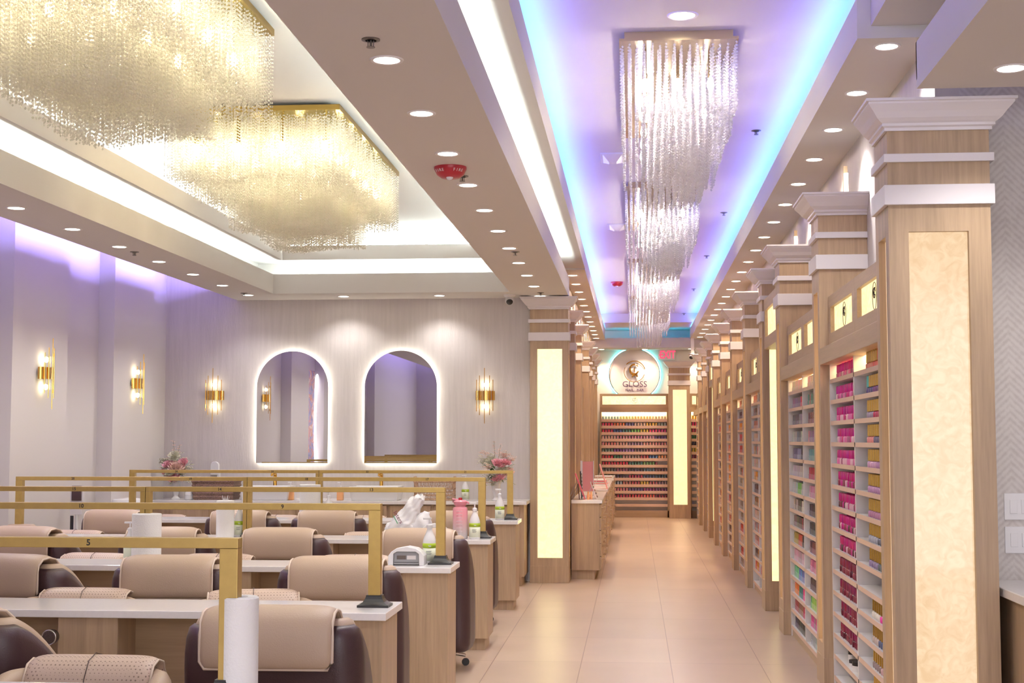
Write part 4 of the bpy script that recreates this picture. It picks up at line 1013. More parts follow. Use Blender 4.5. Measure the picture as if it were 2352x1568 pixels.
def crystal_sconce(x, y, z, rz, label):
    r = thing('rod_sconce', label, 'wall light', (x, y, z), rz, 'gold rod wall sconces')
    MB().prism([(0.105*math.cos(a), -0.015-0.075*math.sin(a)) for a in [PI*i/16 for i in range(17)]], -0.05, 0.05, 'z').build('band', 'goldshine', r, smooth=True, angle=40)
    for k, (px, lo, hi) in enumerate(((-0.088, .17, .17), (-0.055, .21, .215), (0.0, .30, .295), (0.055, .21, .215), (0.088, .165, .17))):
        yy = -0.02-0.078*math.sqrt(max(0, 1-(px/0.11)**2))
        MB().tube([(px, yy, -lo), (px, yy, hi)], 0.0038, 8).build('rod', 'goldshine', r)
    for px in (-0.072, -0.04, -0.02, 0.02, 0.04, 0.072):
        yy = -0.018-0.07*math.sqrt(max(0, 1-(px/0.11)**2))
        MB().tube([(px, yy, -0.14), (px, yy, 0.14)], 0.0045, 6).build('glass_rod', 'crystal_warm', r)
    for zz in (-0.115, 0.115):
        MB().lathe([(0, -0.025), (0.016, -0.018), (0.02, 0), (0.016, 0.018), (0, 0.025)], 12).build('bulb', 'scbulb', r, loc=(0, -0.04, zz), smooth=True)
crystal_sconce(-4.567, 15.25, 1.985, 0, 'gold rod sconce left of the arched mirrors')
crystal_sconce(-1.592, 15.25, 1.975, 0, 'gold rod sconce right of the arched mirrors')
crystal_sconce(-4.975, 13.83, 2.06, PI/2, 'gold rod sconce on left wall, nearer the mirror wall')
crystal_sconce(-4.975, 11.6, 2.06, PI/2, 'gold rod sconce on left wall, closest to the left edge')

r = thing('mirror_counter', 'long white topped oak counter below the arched mirrors', 'counter', (-1.10, 14.62, 0))
MB().box(-3.97, 0.0, 0, 0.628, 0.835, 0.87).build('countertop', 'quartz', r, bevel=0.003)
MB().box(-3.95, -0.03, 0.05, 0.628, 0.10, 0.835).build('cabinet', 'wood', r)
MB().box(-3.95, -0.06, 0.10, 0.628, 0, 0.10).build('kick_board', 'wood', r)
for k in range(8):
    x = -0.29-k*0.46
    d = MB().box(x-0.215, x+0.215, 0.03, 0.05, 0.12, 0.82).build('door', 'wood', r, bevel=0.0015)
    MB().tube([(x+(0.18 if k % 2 else -0.18), 0.03, 0.68), (x+(0.18 if k % 2 else -0.18), 0.005, 0.68), (x+(0.18 if k % 2 else -0.18), 0.005, 0.78), (x+(0.18 if k % 2 else -0.18), 0.03, 0.78)], 0.004, 6).build('handle', 'bronze', d)
CZ = 0.87
for x, nm in ((-3.86, 'left'), (-2.70, 'right')):
    r = thing('vessel_sink', '%s white rectangular sink standing on the mirror counter' % nm, 'sink', (x, 14.85, CZ), 0, 'white vessel sinks')
    mb = MB(); w, d, h, t = 0.26, 0.17, 0.145, 0.02
    v = []; 
    for (a, b, z) in ((w-.02, d-.02, 0), (w, d, h), (w-t, d-t, h), (w-t-.02, d-t-.02, 0.03)): v += [(-a, -b, z), (a, -b, z), (a, b, z), (-a, b, z)]
    f = [(3, 2, 1, 0), (12, 13, 14, 15)]+[(j*4+i, j*4+(i+1) % 4, (j+1)*4+(i+1) % 4, (j+1)*4+i) for j in range(3) for i in range(4)]
    mb.add(v, f).build('basin', 'ceramic', r, bevel=0.006)
    q = thing('faucet', 'gold faucet arching over the %s sink' % nm, 'faucet', (x+0.0, 15.14, CZ), 0, 'gold sink faucets')
    MB().lathe([(0.026, 0), (0.026, 0.008), (0.02, 0.012), (0.02, 0.26), (0.018, 0.27), (0, 0.27)], 16).build('column', 'goldshine', q, smooth=True, angle=40)
    MB().tube([(0, 0, 0.24), (0, -0.02, 0.275), (0, -0.07, 0.29), (0, -0.12, 0.28), (0, -0.145, 0.25)], [0.018, 0.018, 0.016, 0.014, 0.013], 10).build('spout', 'goldshine', q, smooth=True)
for x, nm in ((-3.60, 'left'), (-3.07, 'right')):
    r = thing('soap_dispenser', 'peach liquid soap bottle beside the %s sink' % nm, 'soap bottle', (x, 14.78, CZ), 0, 'soap bottles')
    MB().box(-0.035, 0.035, -0.025, 0.025, 0, 0.125).build('bottle', 'amber', r, bevel=0.008, seg=3)
    MB().lathe([(0.012, 0.125), (0.012, 0.15), (0.004, 0.152), (0.004, 0.185)], 10).box(-0.03, 0.006, -0.006, 0.006, 0.18, 0.19).build('pump', 'white', r)

# ---- pump bottles (lotion) with lime label
def pump_bottle(x, y, z, label, rz=0.0, s=1.0, lime=True):
    r = thing('lotion_bottle', label, 'pump bottle', (x, y, z), rz, 'white lotion pump bottles'); r.scale = (s, s, s)
    MB().lathe([(0.036, 0), (0.040, 0.004), (0.0405, 0.11), (0.038, 0.13), (0.030, 0.155), (0.020, 0.178), (0.015, 0.192), (0.014, 0.205)], 24).build('bottle', 'white', r, smooth=True, angle=40)
    if lime:
        MB().lathe([(0.0409, 0.086), (0.0409, 0.114)], 24).build('label_band', 'green', r, smooth=True)
        MB().lathe([(0.0408, 0.012), (0.0408, 0.086)], 24).build('label', 'label', r, smooth=True)
        for zz, w0, w1, mm in ((0.101, -0.002, 0.016, 'white'), (0.096, 0.002, 0.016, 'white'), (0.070, -0.014, 0.018, 'grey'), (0.064, -0.014, 0.012, 'grey'), (0.056, -0.012, 0.018, 'grey'), (0.050, -0.012, 0.014, 'grey')):
            MB().box(w0, w1, -0.0422, -0.0405, zz-0.0012, zz+0.0012).build('label_line', mm, r)
    else: MB().lathe([(0.0408, 0.03), (0.0408, 0.10)], 24).build('label', 'label', r, smooth=True)
    p = MB().lathe([(0.018, 0.200), (0.018, 0.218), (0.008, 0.225), (0.005, 0.226), (0.005, 0.252)], 14).build('collar', 'white', r, smooth=True, angle=40)
    MB().box(-0.038, 0.012, -0.008, 0.008, 0.250, 0.262).build('pump_head', 'white', r, bevel=0.003)
pump_bottle(-1.195, 8.31, TZ, 'white lotion bottle behind gold post on third table')
pump_bottle(-1.155, 10.33, TZ, 'white lotion bottle with lime band at right end of fourth table')
pump_bottle(-1.205, 12.80, TZ, 'white lotion bottle with lime band at right end of fifth table', 0.0, 1.05)
pump_bottle(-1.765, 14.9, CZ, 'white lotion bottle with lime band on mirror counter beside wire basket')
pump_bottle(-2.955, 8.2, TZ, 'white lotion bottle beside paper towels on third table', 0, 0.9, False)
pump_bottle(-2.93, 10.45, TZ, 'white lotion bottle behind the gold post in middle of fourth table')
pump_bottle(-2.775, 12.85, TZ, 'white lotion bottle beside paper roll in middle of fifth table', 0, 0.95, False)

def towel_roll(x, y, z, r_, h, label, tuft=False):
    r = thing('paper_towel_roll', label, 'paper towels', (x, y, z), 0, 'paper towel rolls')
    MB().lathe([(0.02, h-0.004), (0.02, 0.0), (r_, 0), (r_, h-0.004), (r_-0.004, h), (0.024, h), (0.02, h-0.004)], 36).build('roll', 'paper', r, smooth=True, angle=40)
    MB().lathe([(0.0195, 0.002), (0.0195, h-0.01)], 20).build('cardboard_core', 'wickerlight', r, smooth=True)
    if tuft:
        mb = MB()
        for k in range(9):
            a = k*0.7; mb.add([(0.015*math.cos(a), 0.012*math.sin(a), h-0.01), (0.015*math.cos(a+.8), 0.012*math.sin(a+.8), h-0.01), (0.035*math.cos(a+.5), 0.02*math.sin(a+.5), h+0.03+0.012*(k % 2))], [(0, 1, 2)])
        mb.build('paper_tuft', 'paper', r)
towel_roll(-1.11, 3.97, TZ, 0.054, 0.275, 'white paper towel roll on the nearest table right of gold post')
towel_roll(-2.845, 8.17, TZ, 0.085, 0.285, 'wide white paper towel roll left of centre on third table')
towel_roll(-3.01, 10.35, TZ, 0.066, 0.27, 'white paper roll with pulled up sheet on fourth table', True)
towel_roll(-2.945, 12.84, TZ, 0.098, 0.31, 'tall white paper towel roll on the fifth table')

# ---- nail lamps
def uv_lamp(x, y, z, label, rz=0.0, s=1.0):
    r = thing('nail_lamp', label, 'nail lamp', (x, y, z), rz, 'white nail curing lamps'); r.scale = (s, s, s)
    out = [(-0.103, 0), (-0.103, 0.055), (-0.085, 0.078), (-0.055, 0.098), (0.0, 0.108), (0.055, 0.098), (0.085, 0.078), (0.103, 0.055), (0.103, 0), (0.076, 0), (0.073, 0.066), (0.055, 0.078), (-0.055, 0.078), (-0.073, 0.066), (-0.076, 0)]
    m = MB(); v = []; n = len(out)
    for yy, k in ((-0.08, 1.0), (-0.07, 1.0), (0.07, 0.96), (0.085, 0.90)): v += [(px*k, yy, pz*k) for px, pz in out]
    f = [(j*n+i, j*n+(i+1) % n, (j+1)*n+(i+1) % n, (j+1)*n+i) for j in range(3) for i in range(n)]
    f += [(0, 1, 13, 14), (1, 2, 13), (2, 3, 12, 13), (3, 4, 11, 12), (4, 5, 11), (5, 6, 10, 11), (6, 7, 10), (7, 8, 9, 10)]
    f += [tuple(3*n+i for i in q) for q in f[-8:]]
    m.add(v, f).build('housing', 'white', r, bevel=0.003)
    MB().box(-0.074, 0.074, -0.066, 0.07, 0.004, 0.076).build('rear_panel', 'grey', r, bevel=0.004)
    MB().box(-0.055, -0.002, -0.0675, -0.066, 0.034, 0.056).build('rating_label', 'steel', r)
    MB().box(0.004, 0.055, -0.0675, -0.066, 0.034, 0.056).build('rating_label', 'shelfwhite', r)
    MB().box(-0.07, 0.07, -0.0672, -0.066, 0.016, 0.019).build('vent_slot', 'dark', r)
uv_lamp(-1.30, 8.18, TZ, 'white arched nail lamp with grey panel on third table')
uv_lamp(-1.455, 10.38, TZ, 'white nail lamp behind the gold post on fourth table', 0.15, 1.02)

# ---- pink bottle, plastic bag
r = thing('water_bottle', 'tall pink frosted water bottle on the fourth table', 'water bottle', (-1.262, 10.34, TZ))
MB().lathe([(0.048, 0), (0.054, 0.006), (0.054, 0.215), (0.050, 0.225), (0.040, 0.23), (0.036, 0.232), (0.036, 0.245)], 28).build('body', 'pinkgrad', r, smooth=True, angle=40)
MB().lathe([(0.042, 0.240), (0.046, 0.245), (0.050, 0.268), (0.040, 0.278), (0.0, 0.28)], 24).build('lid', 'pinkglass', r, smooth=True, angle=40)
MB().tube([(-0.05, 0, 0.262), (-0.058, 0, 0.285), (0.0, 0, 0.278), (0.056, 0, 0.262), (0.06, 0, 0.25)], 0.007, 8).build('carry_loop', 'pinkglass', r, smooth=True)
MB().lathe([(0.014, 0.278), (0.014, 0.295), (0, 0.297)], 14).build('spout_cap', 'red', r, smooth=True, angle=40)
for k in range(7):
    MB().box(-0.022, 0.022, -0.0555, -0.0535, 0.055+0.024*k, 0.057+0.024*k).build('volume_mark', 'trim', r)
r = thing('plastic_bag', 'crumpled white plastic shopping bag with printing on the fourth table', 'bag', (-1.66, 10.36, TZ))
rnd = random.Random(4); mb = MB(); v = []; f = []; nu, nv = 40, 22
axis = [(-0.045, 0.0), (-0.045, 0.05), (-0.03, 0.10), (0.0, 0.15), (0.03, 0.20), (0.06, 0.25), (0.085, 0.29), (0.10, 0.31)]
rad = [0.085, 0.115, 0.110, 0.085, 0.070, 0.062, 0.052, 0.02]
for j in range(nv+1):
    t = j/nv*(len(axis)-1); i = min(int(t), len(axis)-2); q = t-i
    cx = axis[i][0]*(1-q)+axis[i+1][0]*q; cz = axis[i][1]*(1-q)+axis[i+1][1]*q; rr = rad[i]*(1-q)+rad[i+1]*q
    for k in range(nu):
        a = 2*PI*k/nu; w = 1+0.10*math.sin(5*a+j*0.6)*math.sin(j*0.7+1)+0.06*math.sin(9*a-j)+rnd.uniform(-.04, .04)
        v.append((cx+rr*w*math.cos(a), rr*w*0.62*math.sin(a), max(0.0, cz+0.012*math.sin(3*a+j)+rnd.uniform(-.004, .004))))
for j in range(nv):
    for k in range(nu): f.append((j*nu+k, j*nu+(k+1) % nu, (j+1)*nu+(k+1) % nu, (j+1)*nu+k))
f.append(tuple(reversed(range(nu)))); f.append(tuple(range(nv*nu, nv*nu+nu)))
mb.add(v, f).build('bag_body', 'white', r, smooth=True)
mb = MB(); v = []; f = []; nv = 12
for j in range(nv+1):
    t = j/nv; cx = 0.04+0.11*t; cz = 0.05+0.14*t; rr = 0.075*math.sin(PI*min(0.97, 0.25+t*0.75))+0.012
    for k in range(nu):
        a = 2*PI*k/nu; w = 1+0.12*math.sin(4*a+j)+rnd.uniform(-.05, .05); v.append((cx+rr*w*math.cos(a), 0.01+rr*w*0.6*math.sin(a), max(0, cz+rr*0.5*math.cos(a)*-0.6+rnd.uniform(-.004, .004))))
for j in range(nv):
    for k in range(nu): f.append((j*nu+k, j*nu+(k+1) % nu, (j+1)*nu+(k+1) % nu, (j+1)*nu+k))
f.append(tuple(reversed(range(nu)))); f.append(tuple(range(nv*nu, nv*nu+nu)))
mb.add(v, f).build('bag_handle', 'white', r, smooth=True)
M['purple'] = mat('maroon_print', (120, 50, 80), 0.5); M['teal'] = mat('teal_print', (80, 150, 170), 0.5); M['mint'] = mat('mint_print', (120, 190, 150), 0.5)
text('bag_print', 'Inters', 0.042, (-0.048, -0.082, 0.155), (PI/2, math.radians(58), 0), 'purple', r, 0.0006)
MB().add([(-0.085, -0.088, 0.165), (-0.078, -0.088, 0.168), (-0.048, -0.086, 0.112), (-0.054, -0.086, 0.108)], [(0, 1, 2, 3)]).build('bag_line_print', 'mint', r)
MB().add([(-0.10, -0.084, 0.06), (-0.07, -0.088, 0.075), (-0.055, -0.088, 0.06), (-0.045, -0.086, 0.02), (-0.07, -0.086, 0.03), (-0.085, -0.086, 0.045)], [(0, 5, 4, 3, 2, 1)]).build('bag_bird_print', 'teal', r)

# ---- small things at left, vent
r = thing('hand_cushion', 'small mauve hand rest cushion on gold stand, left end of fourth table', 'hand rest', (-4.58, 10.38, TZ))
MB().box(-0.10, 0.10, -0.05, 0.05, 0.035, 0.085).build('cushion', 'beige', r, bevel=0.022, seg=4, smooth=True)
MB().box(-0.085, 0.085, -0.045, 0.045, 0.018, 0.034).build('tray', 'brown', r)
for x in (-0.075, 0.075): MB().box(x-0.008, x+0.008, -0.04, 0.04, 0, 0.018).build('foot', 'goldshine', r)
MB().box(-0.045, -0.01, -0.052, -0.048, 0.03, 0.055).build('tag', 'white', r)
M['mesh'] = mat('perforated_dark_metal', (96, 84, 78), 0.35, metal=0.7, noise=0.5, nscale=260)
o = MB().lathe([(0, 0), (0.026, 0), (0.031, 0.004), (0.032, 0.012), (0.03, 0.04), (0, 0.04)], 28).build('table_vent', ['mesh'], loc=(-2.455, 5.86, 0.672), rot=(-PI/2, 0, 0), smooth=True, angle=30)
tag(o, 'round perforated metal vent on the front of the second table', 'vent')
MB().tube([(0.030*math.cos(a), 0.030*math.sin(a), 0.001) for a in [i*2*PI/32 for i in range(32)]], 0.003, 8, closed=True).build('rim', 'chrome', o, smooth=True)
o['kind'] = 'thing'
r = thing('display_stand', 'small stand with dark pouch and cards at left wall behind fourth table', 'stand', (-4.86, 12.15, 0))
MB().lathe([(0.12, 0), (0.12, 0.015), (0.015, 0.02), (0.015, 0.85), (0, 0.85)], 20).build('pole', 'white', r, smooth=True, angle=40)
MB().box(-0.055, 0.055, -0.02, 0.02, 0.85, 1.10).build('card_holder', 'acrylic', r); MB().box(-0.04, 0.05, -0.035, -0.022, 0.97, 1.10).build('pouch', 'brown', r, bevel=0.006)
MB().box(-0.05, -0.02, -0.024, -0.021, 0.72, 0.84).build('price_card', 'ink', r)
r = thing('towel_warmer', 'white round lidded towel bin left of the fifth table', 'bin', (-4.83, 13.4, 0))
MB().lathe([(0.15, 0), (0.17, 0.02), (0.18, 0.84), (0.185, 0.86), (0.185, 0.90), (0.17, 0.93), (0, 0.95)], 32).build('body', 'ceramic', r, smooth=True, angle=40)

# ---- baskets, jar, small mirror
r = thing('woven_basket', 'dark brown woven basket with white towels on the mirror counter', 'basket', (-4.425, 14.88, CZ))
mb = MB(); v = []
for (a, b, z) in ((0.21, 0.13, 0), (0.225, 0.145, 0.205), (0.215, 0.135, 0.205), (0.20, 0.12, 0.01)): v += [(-a, -b, z), (a, -b, z), (a, b, z), (-a, b, z)]
f = [(3, 2, 1, 0), (12, 13, 14, 15)]+[(j*4+i, j*4+(i+1) % 4, (j+1)*4+(i+1) % 4, (j+1)*4+i) for j in range(3) for i in range(4)]
mb.add(v, f).build('basket_body', 'wicker', r)
for z in (0.03, 0.07, 0.11, 0.15, 0.195):
    k = 0.21+0.015*z/0.2; MB().tube([(-k, -k+0.08, z), (k, -k+0.08, z), (k, k-0.08, z), (-k, k-0.08, z)], 0.012, 6, closed=True).build('weave', 'wicker', r)
for i in range(4):
    MB().box(-0.2+0.1*i, -0.11+0.1*i, -0.11, 0.11, 0.20, 0.232).build('rolled_towel', 'paper', r, bevel=0.014, seg=4, smooth=True)
r = thing('wire_basket', 'tan openwork wicker basket with handles on the mirror counter', 'basket', (-2.09, 14.92, CZ))
mb = MB(); hw, hd, H = 0.205, 0.12, 0.195
def prm(u):
    u = (u % 1)*4; k = int(u); t = u-k
    return [(-hw+2*hw*t, -hd), (hw, -hd+2*hd*t), (hw-2*hw*t, hd), (-hw, hd-2*hd*t)][k]
mb.tube([(*prm(i/40), 0.006) for i in range(40)], 0.007, 5, closed=True); mb.tube([(*prm(i/40), H) for i in range(40)], 0.011, 6, closed=True)
mb.tube([(*prm(i/40), 0.05) for i in range(40)], 0.006, 5, closed=True); mb.tube([(*prm(i/40), 0.12) for i in range(40)], 0.006, 5, closed=True); mb.tube([(*prm(i/40), 0.085) for i in range(40)], 0.004, 5, closed=True)
for i in range(44):
    a, b = prm(i/44), prm((i+1.4)/44); mb.tube([(*a, 0.005), (*b, H)], 0.003, 4); mb.tube([(*b, 0.005), (*a, H)], 0.003, 4)
mb.build('basket_body', 'wickerlight', r)
for sx in (-1, 1): MB().tube([(sx*hw, -0.07, H), (sx*(hw+0.005), -0.06, H+0.045), (sx*(hw+0.005), 0.06, H+0.045), (sx*hw, 0.07, H)], 0.009, 6).build('handle', 'wickerlight', r)
o = MB().lathe([(0.04, 0), (0.045, 0.004), (0.045, 0.045), (0.047, 0.047), (0.047, 0.07), (0.03, 0.095), (0, 0.097)], 24).build('ceramic_jar', 'ceramic', loc=(-4.70, 14.8, CZ), smooth=True, angle=40)
tag(o, 'small white lidded jar beside the left flower vase', 'jar')
r = thing('wall_dispenser', 'small white arched dispenser on the wall right of left flowers', 'dispenser', (-4.55, 15.25, 1.12))
MB().prism([(0.045*math.cos(a), 0.10+0.045*math.sin(a)) for a in [PI*i/12 for i in range(13)]]+[(-0.045, 0), (0.045, 0)], -0.05, 0).build('body', 'white', r, bevel=0.004)
MB().box(0.03, 0.055, -0.045, 0, -0.05, 0.03).build('nozzle', 'white', r, bevel=0.003)

# ---- vases of flowers
def flower_mats():
    M['petal_pink'] = mat('pink_petals', (246, 178, 188), 0.55); M['petal_blush'] = mat('blush_petals', (250, 216, 200), 0.55)
    M['petal_white'] = mat('ivory_petals', (240, 236, 214), 0.55); M['stemg'] = mat('stem_green', (96, 110, 60), 0.6)
flower_mats()
def petals(mb, c, R_, n, layers, seed):
    q = random.Random(seed)
    for l in range(layers):
        e = 0.25+1.15*l/layers; rr = R_*(1-0.10*l)
        for k in range(n-l//2):
            a = 2*PI*k/(n-l//2)+l*0.5+q.uniform(-.15, .15)
            d = Vector((math.cos(a)*math.cos(e), math.sin(a)*math.cos(e)*0.9, math.sin(e))); t = Vector((-math.sin(a), math.cos(a), 0)); w = rr*0.55
            base = Vector(c)+Vector((0, 0, -R_*0.2)); mid = base+d*rr*0.6+Vector((0, 0, -R_*0.06)); tip = base+d*rr
            up = d.cross(t)*(-R_*0.16)
            mb.add([base-t*w*.2, base+t*w*.2, mid+t*w*.55+up, tip+t*w*.32, tip+Vector((0, 0, R_*.05)), tip-t*w*.32, mid-t*w*.55+up, mid], [(0, 1, 7), (1, 2, 7), (2, 3, 7), (3, 4, 7), (4, 5, 7), (5, 6, 7), (6, 0, 7)])
def bouquet(x, y, label, seed, vlabel, pinks, mirror=1):
    q = random.Random(seed)
    v = thing('vase', vlabel, 'vase', (x, y, CZ), 0, 'white pedestal vases')
    MB().lathe([(0.048, 0), (0.050, 0.008), (0.030, 0.022), (0.022, 0.04), (0.030, 0.055), (0.036, 0.09), (0.044, 0.15), (0.052, 0.215), (0.050, 0.22), (0.040, 0.215), (0.030, 0.09), (0, 0.06)], 28).build('body', 'ceramic', v, smooth=True, angle=60)
    b = thing('flower_bouquet', label, 'flowers', (x, y, CZ+0.2), 0, 'artificial flower bouquets')
    big = pinks
    for i, (dx, dy, dz, R_, m) in enumerate(big):
        mb = MB(); petals(mb, (0, 0, 0), R_*1.45, 8, 5, seed+i); fl = mb.build('large_bloom', m, b, loc=(dx*mirror, dy, dz))
        fl.rotation_euler = (q.uniform(0.3, 1.0), q.uniform(-.4, .4), 0)
    for i in range(26):
        a = q.uniform(0, 2*PI); rr = q.uniform(0.05, 0.17); dz = q.uniform(0.0, 0.30)
        mb = MB()
        for k in range(16):
            p = Vector((q.gauss(0, .022), q.gauss(0, .018), q.gauss(0, .018))); petals(mb, p, 0.020, 5, 1, seed*7+i*31+k)
        mb.build('flower_cluster', q.choice(['petal_white', 'petal_white', 'petal_blush']), b, loc=(rr*math.cos(a), rr*math.sin(a)*0.6-0.03, dz))
    for i in range(12):
        a = q.uniform(0, 2*PI); L = q.uniform(0.08, 0.15); z0 = q.uniform(0.0, 0.14); c = Vector((math.cos(a), math.sin(a)*.7, 0)); t = Vector((-math.sin(a), math.cos(a), 0))*0.022
        p0 = c*0.02+Vector((0, 0, z0)); p1 = p0+c*L*.5+Vector((0, 0, .03)); p2 = p0+c*L+Vector((0, 0, q.uniform(-.04, .02)))
        MB().add([p0, p1+t, p2, p1-t, p1+Vector((0, 0, .006))], [(0, 1, 4), (1, 2, 4), (2, 3, 4), (3, 0, 4)]).build('leaf', 'leaf', b)
    for i, (dx, dz) in enumerate(((-0.02, 0.42), (0.05, 0.38), (0.19*mirror, 0.18), (-0.16*mirror, 0.2), (0.2*mirror, -0.03), (-0.05, -0.04))):
        mb = MB(); P0 = Vector((0, -.02, 0.05)); P1 = Vector((dx, -0.05, dz)); mb.tube([P0, (P0+P1)/2+Vector((0, 0, .02)), P1], 0.0018, 5)
        mb.build('stem', 'stemg', b)
        mb = MB()
        for k in range(11):
            p = P0.lerp(P1, 0.55+0.45*k/10)+Vector((q.uniform(-.012, .012), q.uniform(-.01, .01), q.uniform(-.01, .01))); petals(mb, p, 0.017, 5, 1, seed+k+i*17)
        mb.build('blossom_spray', 'petal_blush' if i < 2 else 'petal_white', b)
bouquet(-4.87, 14.88, 'pink and ivory flower bouquet in left corner vase', 3, 'white pedestal vase in the left corner of the mirror counter',
        [(-0.05, -0.09, 0.17, 0.055, 'petal_pink'), (0.03, -0.10, 0.15, 0.075, 'petal_blush'), (0.085, -0.06, 0.19, 0.05, 'petal_pink'), (-0.10, -0.05, 0.09, 0.045, 'petal_pink'), (0.0, -0.09, 0.03, 0.055, 'petal_pink'), (0.0, -0.08, 0.26, 0.05, 'petal_white'), (-0.03, -0.11, 0.10, 0.05, 'petal_white'), (0.09, -0.05, 0.11, 0.045, 'petal_white'), (-0.10, -0.04, 0.19, 0.045, 'petal_white')])
bouquet(-1.43, 14.80, 'pink and ivory flower bouquet with trailing sprays, right end of counter', 8, 'white pedestal vase at the right end of the mirror counter',
        [(0.03, -0.09, 0.19, 0.055, 'petal_pink'), (0.10, -0.07, 0.20, 0.05, 'petal_pink'), (0.03, -0.10, 0.04, 0.055, 'petal_pink'), (-0.05, -0.05, 0.21, 0.05, 'petal_white'), (0.13, -0.06, 0.10, 0.05, 'petal_blush'), (0.08, -0.08, 0.12, 0.045, 'petal_white')])

# ---- things of the left wall that the mirrors show
r = thing('wall_art', 'tall flower painting on the left wall, seen in the left mirror', 'painting', (-5.13, 8.25, 1.75))
def art_mat():
    m, t, b = new_mat('painted_canvas'); tc = t.nodes.new('ShaderNodeTexCoord'); n = t.nodes.new('ShaderNodeTexNoise'); n.inputs['Scale'].default_value = 5; n.inputs['Distortion'].default_value = 1.5
    t.links.new(tc.outputs['Object'], n.inputs['Vector']); rr = t.nodes.new('ShaderNodeValToRGB'); e = rr.color_ramp.elements
    e[0].position = 0.3; e[0].color = (*lin((90, 84, 150)), 1); e[1].position = 0.75; e[1].color = (*lin((240, 170, 80)), 1)
    for p, c in ((0.45, (160, 150, 200)), (0.55, (210, 120, 90)), (0.65, (236, 220, 210))):
        x = e.new(p); x.color = (*lin(c), 1)
    t.links.new(n.outputs['Fac'], rr.inputs[0]); t.links.new(rr.outputs[0], b.inputs['Base Color']); return m
M['art'] = art_mat()
MB().box(0, 0.03, -0.3, 0.3, -0.75, 0.85).build('canvas', 'art', r)
r = thing('neon_arc', 'tall curved white light line on left wall, seen in the left mirror', 'light', (-5.09, 7.75, 2.0))
MB().tube([(0, 0.55*math.cos(a)-0.35, 1.1*math.sin(a)-0.2) for a in [-0.75+i*2.0/24 for i in range(25)]], 0.022, 8).build('tube_lamp', 'neon', r, smooth=True)
MB().tube([(0, 0.52*math.cos(a)-0.7, 0.9*math.sin(a)) for a in [-0.2+i*1.4/20 for i in range(21)]], 0.02, 8).build('gold_curve', 'goldshine', r, smooth=True)

# ================================================ CORRIDOR CABINETS AND WHAT STANDS ON THEM
def drawer_cabinet(y0, y1, label):
    r = thing('drawer_cabinet', label, 'cabinet', (-0.68, y0, 0), 0, 'oak drawer cabinets left of the corridor'); L = y1-y0
    MB().box(0, 0.305, 0.015, L-0.015, 0.10, 0.815).build('body', 'wood', r); MB().box(0, 0.25, 0.04, L-0.04, 0, 0.10).build('kick_board', 'wood', r)
    MB().box(0, 0.335, 0, L, 0.815, 0.852).build('countertop', 'quartz', r, bevel=0.003)
    n = max(1, round(L/0.72))
    for c in range(n):
        a0, a1 = 0.02+(L-0.04)*c/n, 0.02+(L-0.04)*(c+1)/n
        for k in range(5):
            z0 = 0.11+0.14*k
            d = MB().box(0.306, 0.324, a0+0.004, a1-0.004, z0, z0+0.134).build('drawer', 'woody', r)
            ym = (a0+a1)/2
            MB().tube([(0.324, ym-0.08, z0+0.09), (0.352, ym-0.08, z0+0.09), (0.352, ym+0.08, z0+0.09), (0.324, ym+0.08, z0+0.09)], 0.006, 6).build('handle', 'bronze', d)
    return r
drawer_cabinet(15.46, 18.0, 'oak drawer cabinet with white top right behind the big lit pilaster')
drawer_cabinet(18.72, 20.2, 'second oak drawer cabinet down the left side of corridor')
drawer_cabinet(20.5, 22.9, 'third oak drawer cabinet down the left side of corridor')
drawer_cabinet(24.2, 26.4, 'farthest oak drawer cabinet down the left side of corridor')
KZ = 0.852
M['pink'] = mat('pink_card', (236, 160, 160), 0.5); M['rose'] = mat('rose_card', (214, 84, 110), 0.5); M['darkred'] = mat('dark_maroon_card', (92, 44, 44), 0.4)
def slant(name, x, y, z, w, h, th, lean, m, label, cat, grp, extra=None):
    r = thing(name, label, cat, (x, y, z), 0, grp)
    c, s = math.cos(lean), math.sin(lean)
    v = []
    for yy in (-w/2, w/2):
        for a, b in ((0, 0), (th, 0), (th, h), (0, h)): v.append((a*c-b*s, yy, a*s+b*c))
    MB().add(v, [(0, 3, 2, 1), (4, 5, 6, 7), (0, 1, 5, 4), (1, 2, 6, 5), (2, 3, 7, 6), (3, 0, 4, 7)]).build('board', m, r)
    MB().tube([(-h*0.75*s, 0, h*0.75*c), (-h*0.75*s-h*0.32, 0, 0.003)], 0.004, 6).build('easel_leg', 'acrylic', r)
    if extra: extra(r, c, s, w, h)
    return r
def swatches(cols, rows, colset):
    def f(r, c, s, w, h):
        q = random.Random(2)
        for i in range(rows):
            for j in range(cols):
                yy = -w/2+w*(j+0.5)/cols; b = h*(i+0.6)/(rows+0.4); col = q.choice(colset)
                o = MB().lathe([(0.009, 0), (0.009, 0.004), (0, 0.005)], 10).build('colour_swatch', 'cap', r, loc=(0.010*c-b*s, yy, 0.010*s+b*c), rot=(0, PI/2-math.atan2(s, c), 0)); o.color = (*lin(col), 1)
    return f
slant('sample_board', -0.54, 15.68, KZ, 0.22, 0.30, 0.006, 0.36, 'rose', 'red edged slanted sample board, front of nearest drawer cabinet', 'sample board', 'nail sample boards')
slant('sample_board', -0.585, 15.95, KZ, 0.24, 0.30, 0.006, 0.05, 'ink', 'black framed upright nail sample board on nearest drawer cabinet', 'sample board', 'nail sample boards', swatches(4, 7, [(60, 60, 70), (90, 90, 100), (40, 60, 50), (150, 140, 150)]))
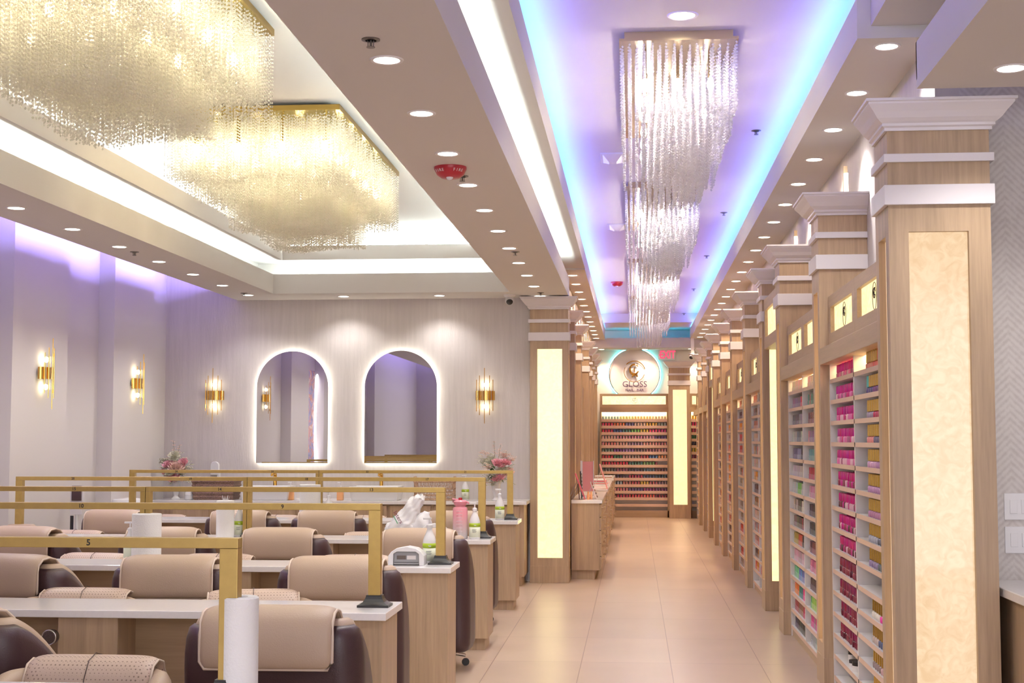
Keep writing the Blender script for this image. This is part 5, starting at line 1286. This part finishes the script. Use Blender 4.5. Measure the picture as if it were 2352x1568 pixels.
slant('sample_board', -0.41, 15.85, KZ, 0.22, 0.20, 0.006, 0.38, 'acrylic', 'clear slanted nail sample board with dark swatches, corridor side', 'sample board', 'nail sample boards', swatches(4, 5, [(40, 40, 40), (170, 50, 50), (90, 80, 70)]))
slant('brochure', -0.60, 15.66, KZ, 0.18, 0.17, 0.004, 0.1, 'darkred', 'small dark maroon folder leaning at the front of nearest cabinet', 'brochure', None)
def framed_card(r, c, s, w, h): pass
r = thing('brochure_stand', 'tall pink card in an acrylic stand on the nearest drawer cabinet', 'brochure stand', (-0.57, 16.45, KZ))
MB().box(-0.02, 0.10, 0.0, 0.01, 0.06, 0.40).build('pink_card', 'pink', r); MB().box(-0.045, -0.022, -0.01, 0.02, 0.0, 0.41).build('frame', 'acrylic', r); MB().box(0.101, 0.108, -0.01, 0.02, 0.0, 0.41).build('frame', 'acrylic', r)
MB().box(-0.05, 0.11, -0.05, 0.06, 0, 0.012).build('base', 'acrylic', r)
slant('brochure', -0.36, 19.0, KZ, 0.3, 0.34, 0.012, 0.30, 'pink', 'slanted pink brochure holder on second drawer cabinet', 'brochure', 'pink brochures')
for i, (z, m) in enumerate(((0, 'trim'), (0.016, 'pink'), (0.032, 'trim'), (0.048, 'rose'), (0.062, 'trim'))):
    o = MB().box(-0.17, 0.13-0.01*i, 0, 0.35, z, z+0.014).build('sample_tray', m, loc=(-0.5, 20.6, KZ)); tag(o, '%s flat tray from the bottom of stack on third cabinet' % ('lowest' if i == 0 else ORD[i]), 'tray', 'stacked flat sample trays')
for i in range(2):
    o = MB().box(-0.17, 0.12, 0, 0.3, 0.02*i, 0.02*i+0.018).build('sample_tray', ('wickerlight', 'trim')[i], loc=(-0.5, 24.4, KZ)); tag(o, ('lower', 'upper')[i]+' flat tray on the farthest drawer cabinet', 'tray', 'stacked flat sample trays')
for i, x in enumerate((-0.50, -0.47)):
    o = MB().lathe([(0.012, 0), (0.014, 0.004), (0.014, 0.05), (0.010, 0.055), (0.010, 0.085), (0, 0.087)], 12).build('sample_bottle', 'amber', loc=(x, 15.62+0.05*i, KZ), smooth=True, angle=40)
    tag(o, ('left', 'right')[i]+' tiny amber bottle between sample boards on nearest cabinet', 'bottle', 'tiny amber bottles')
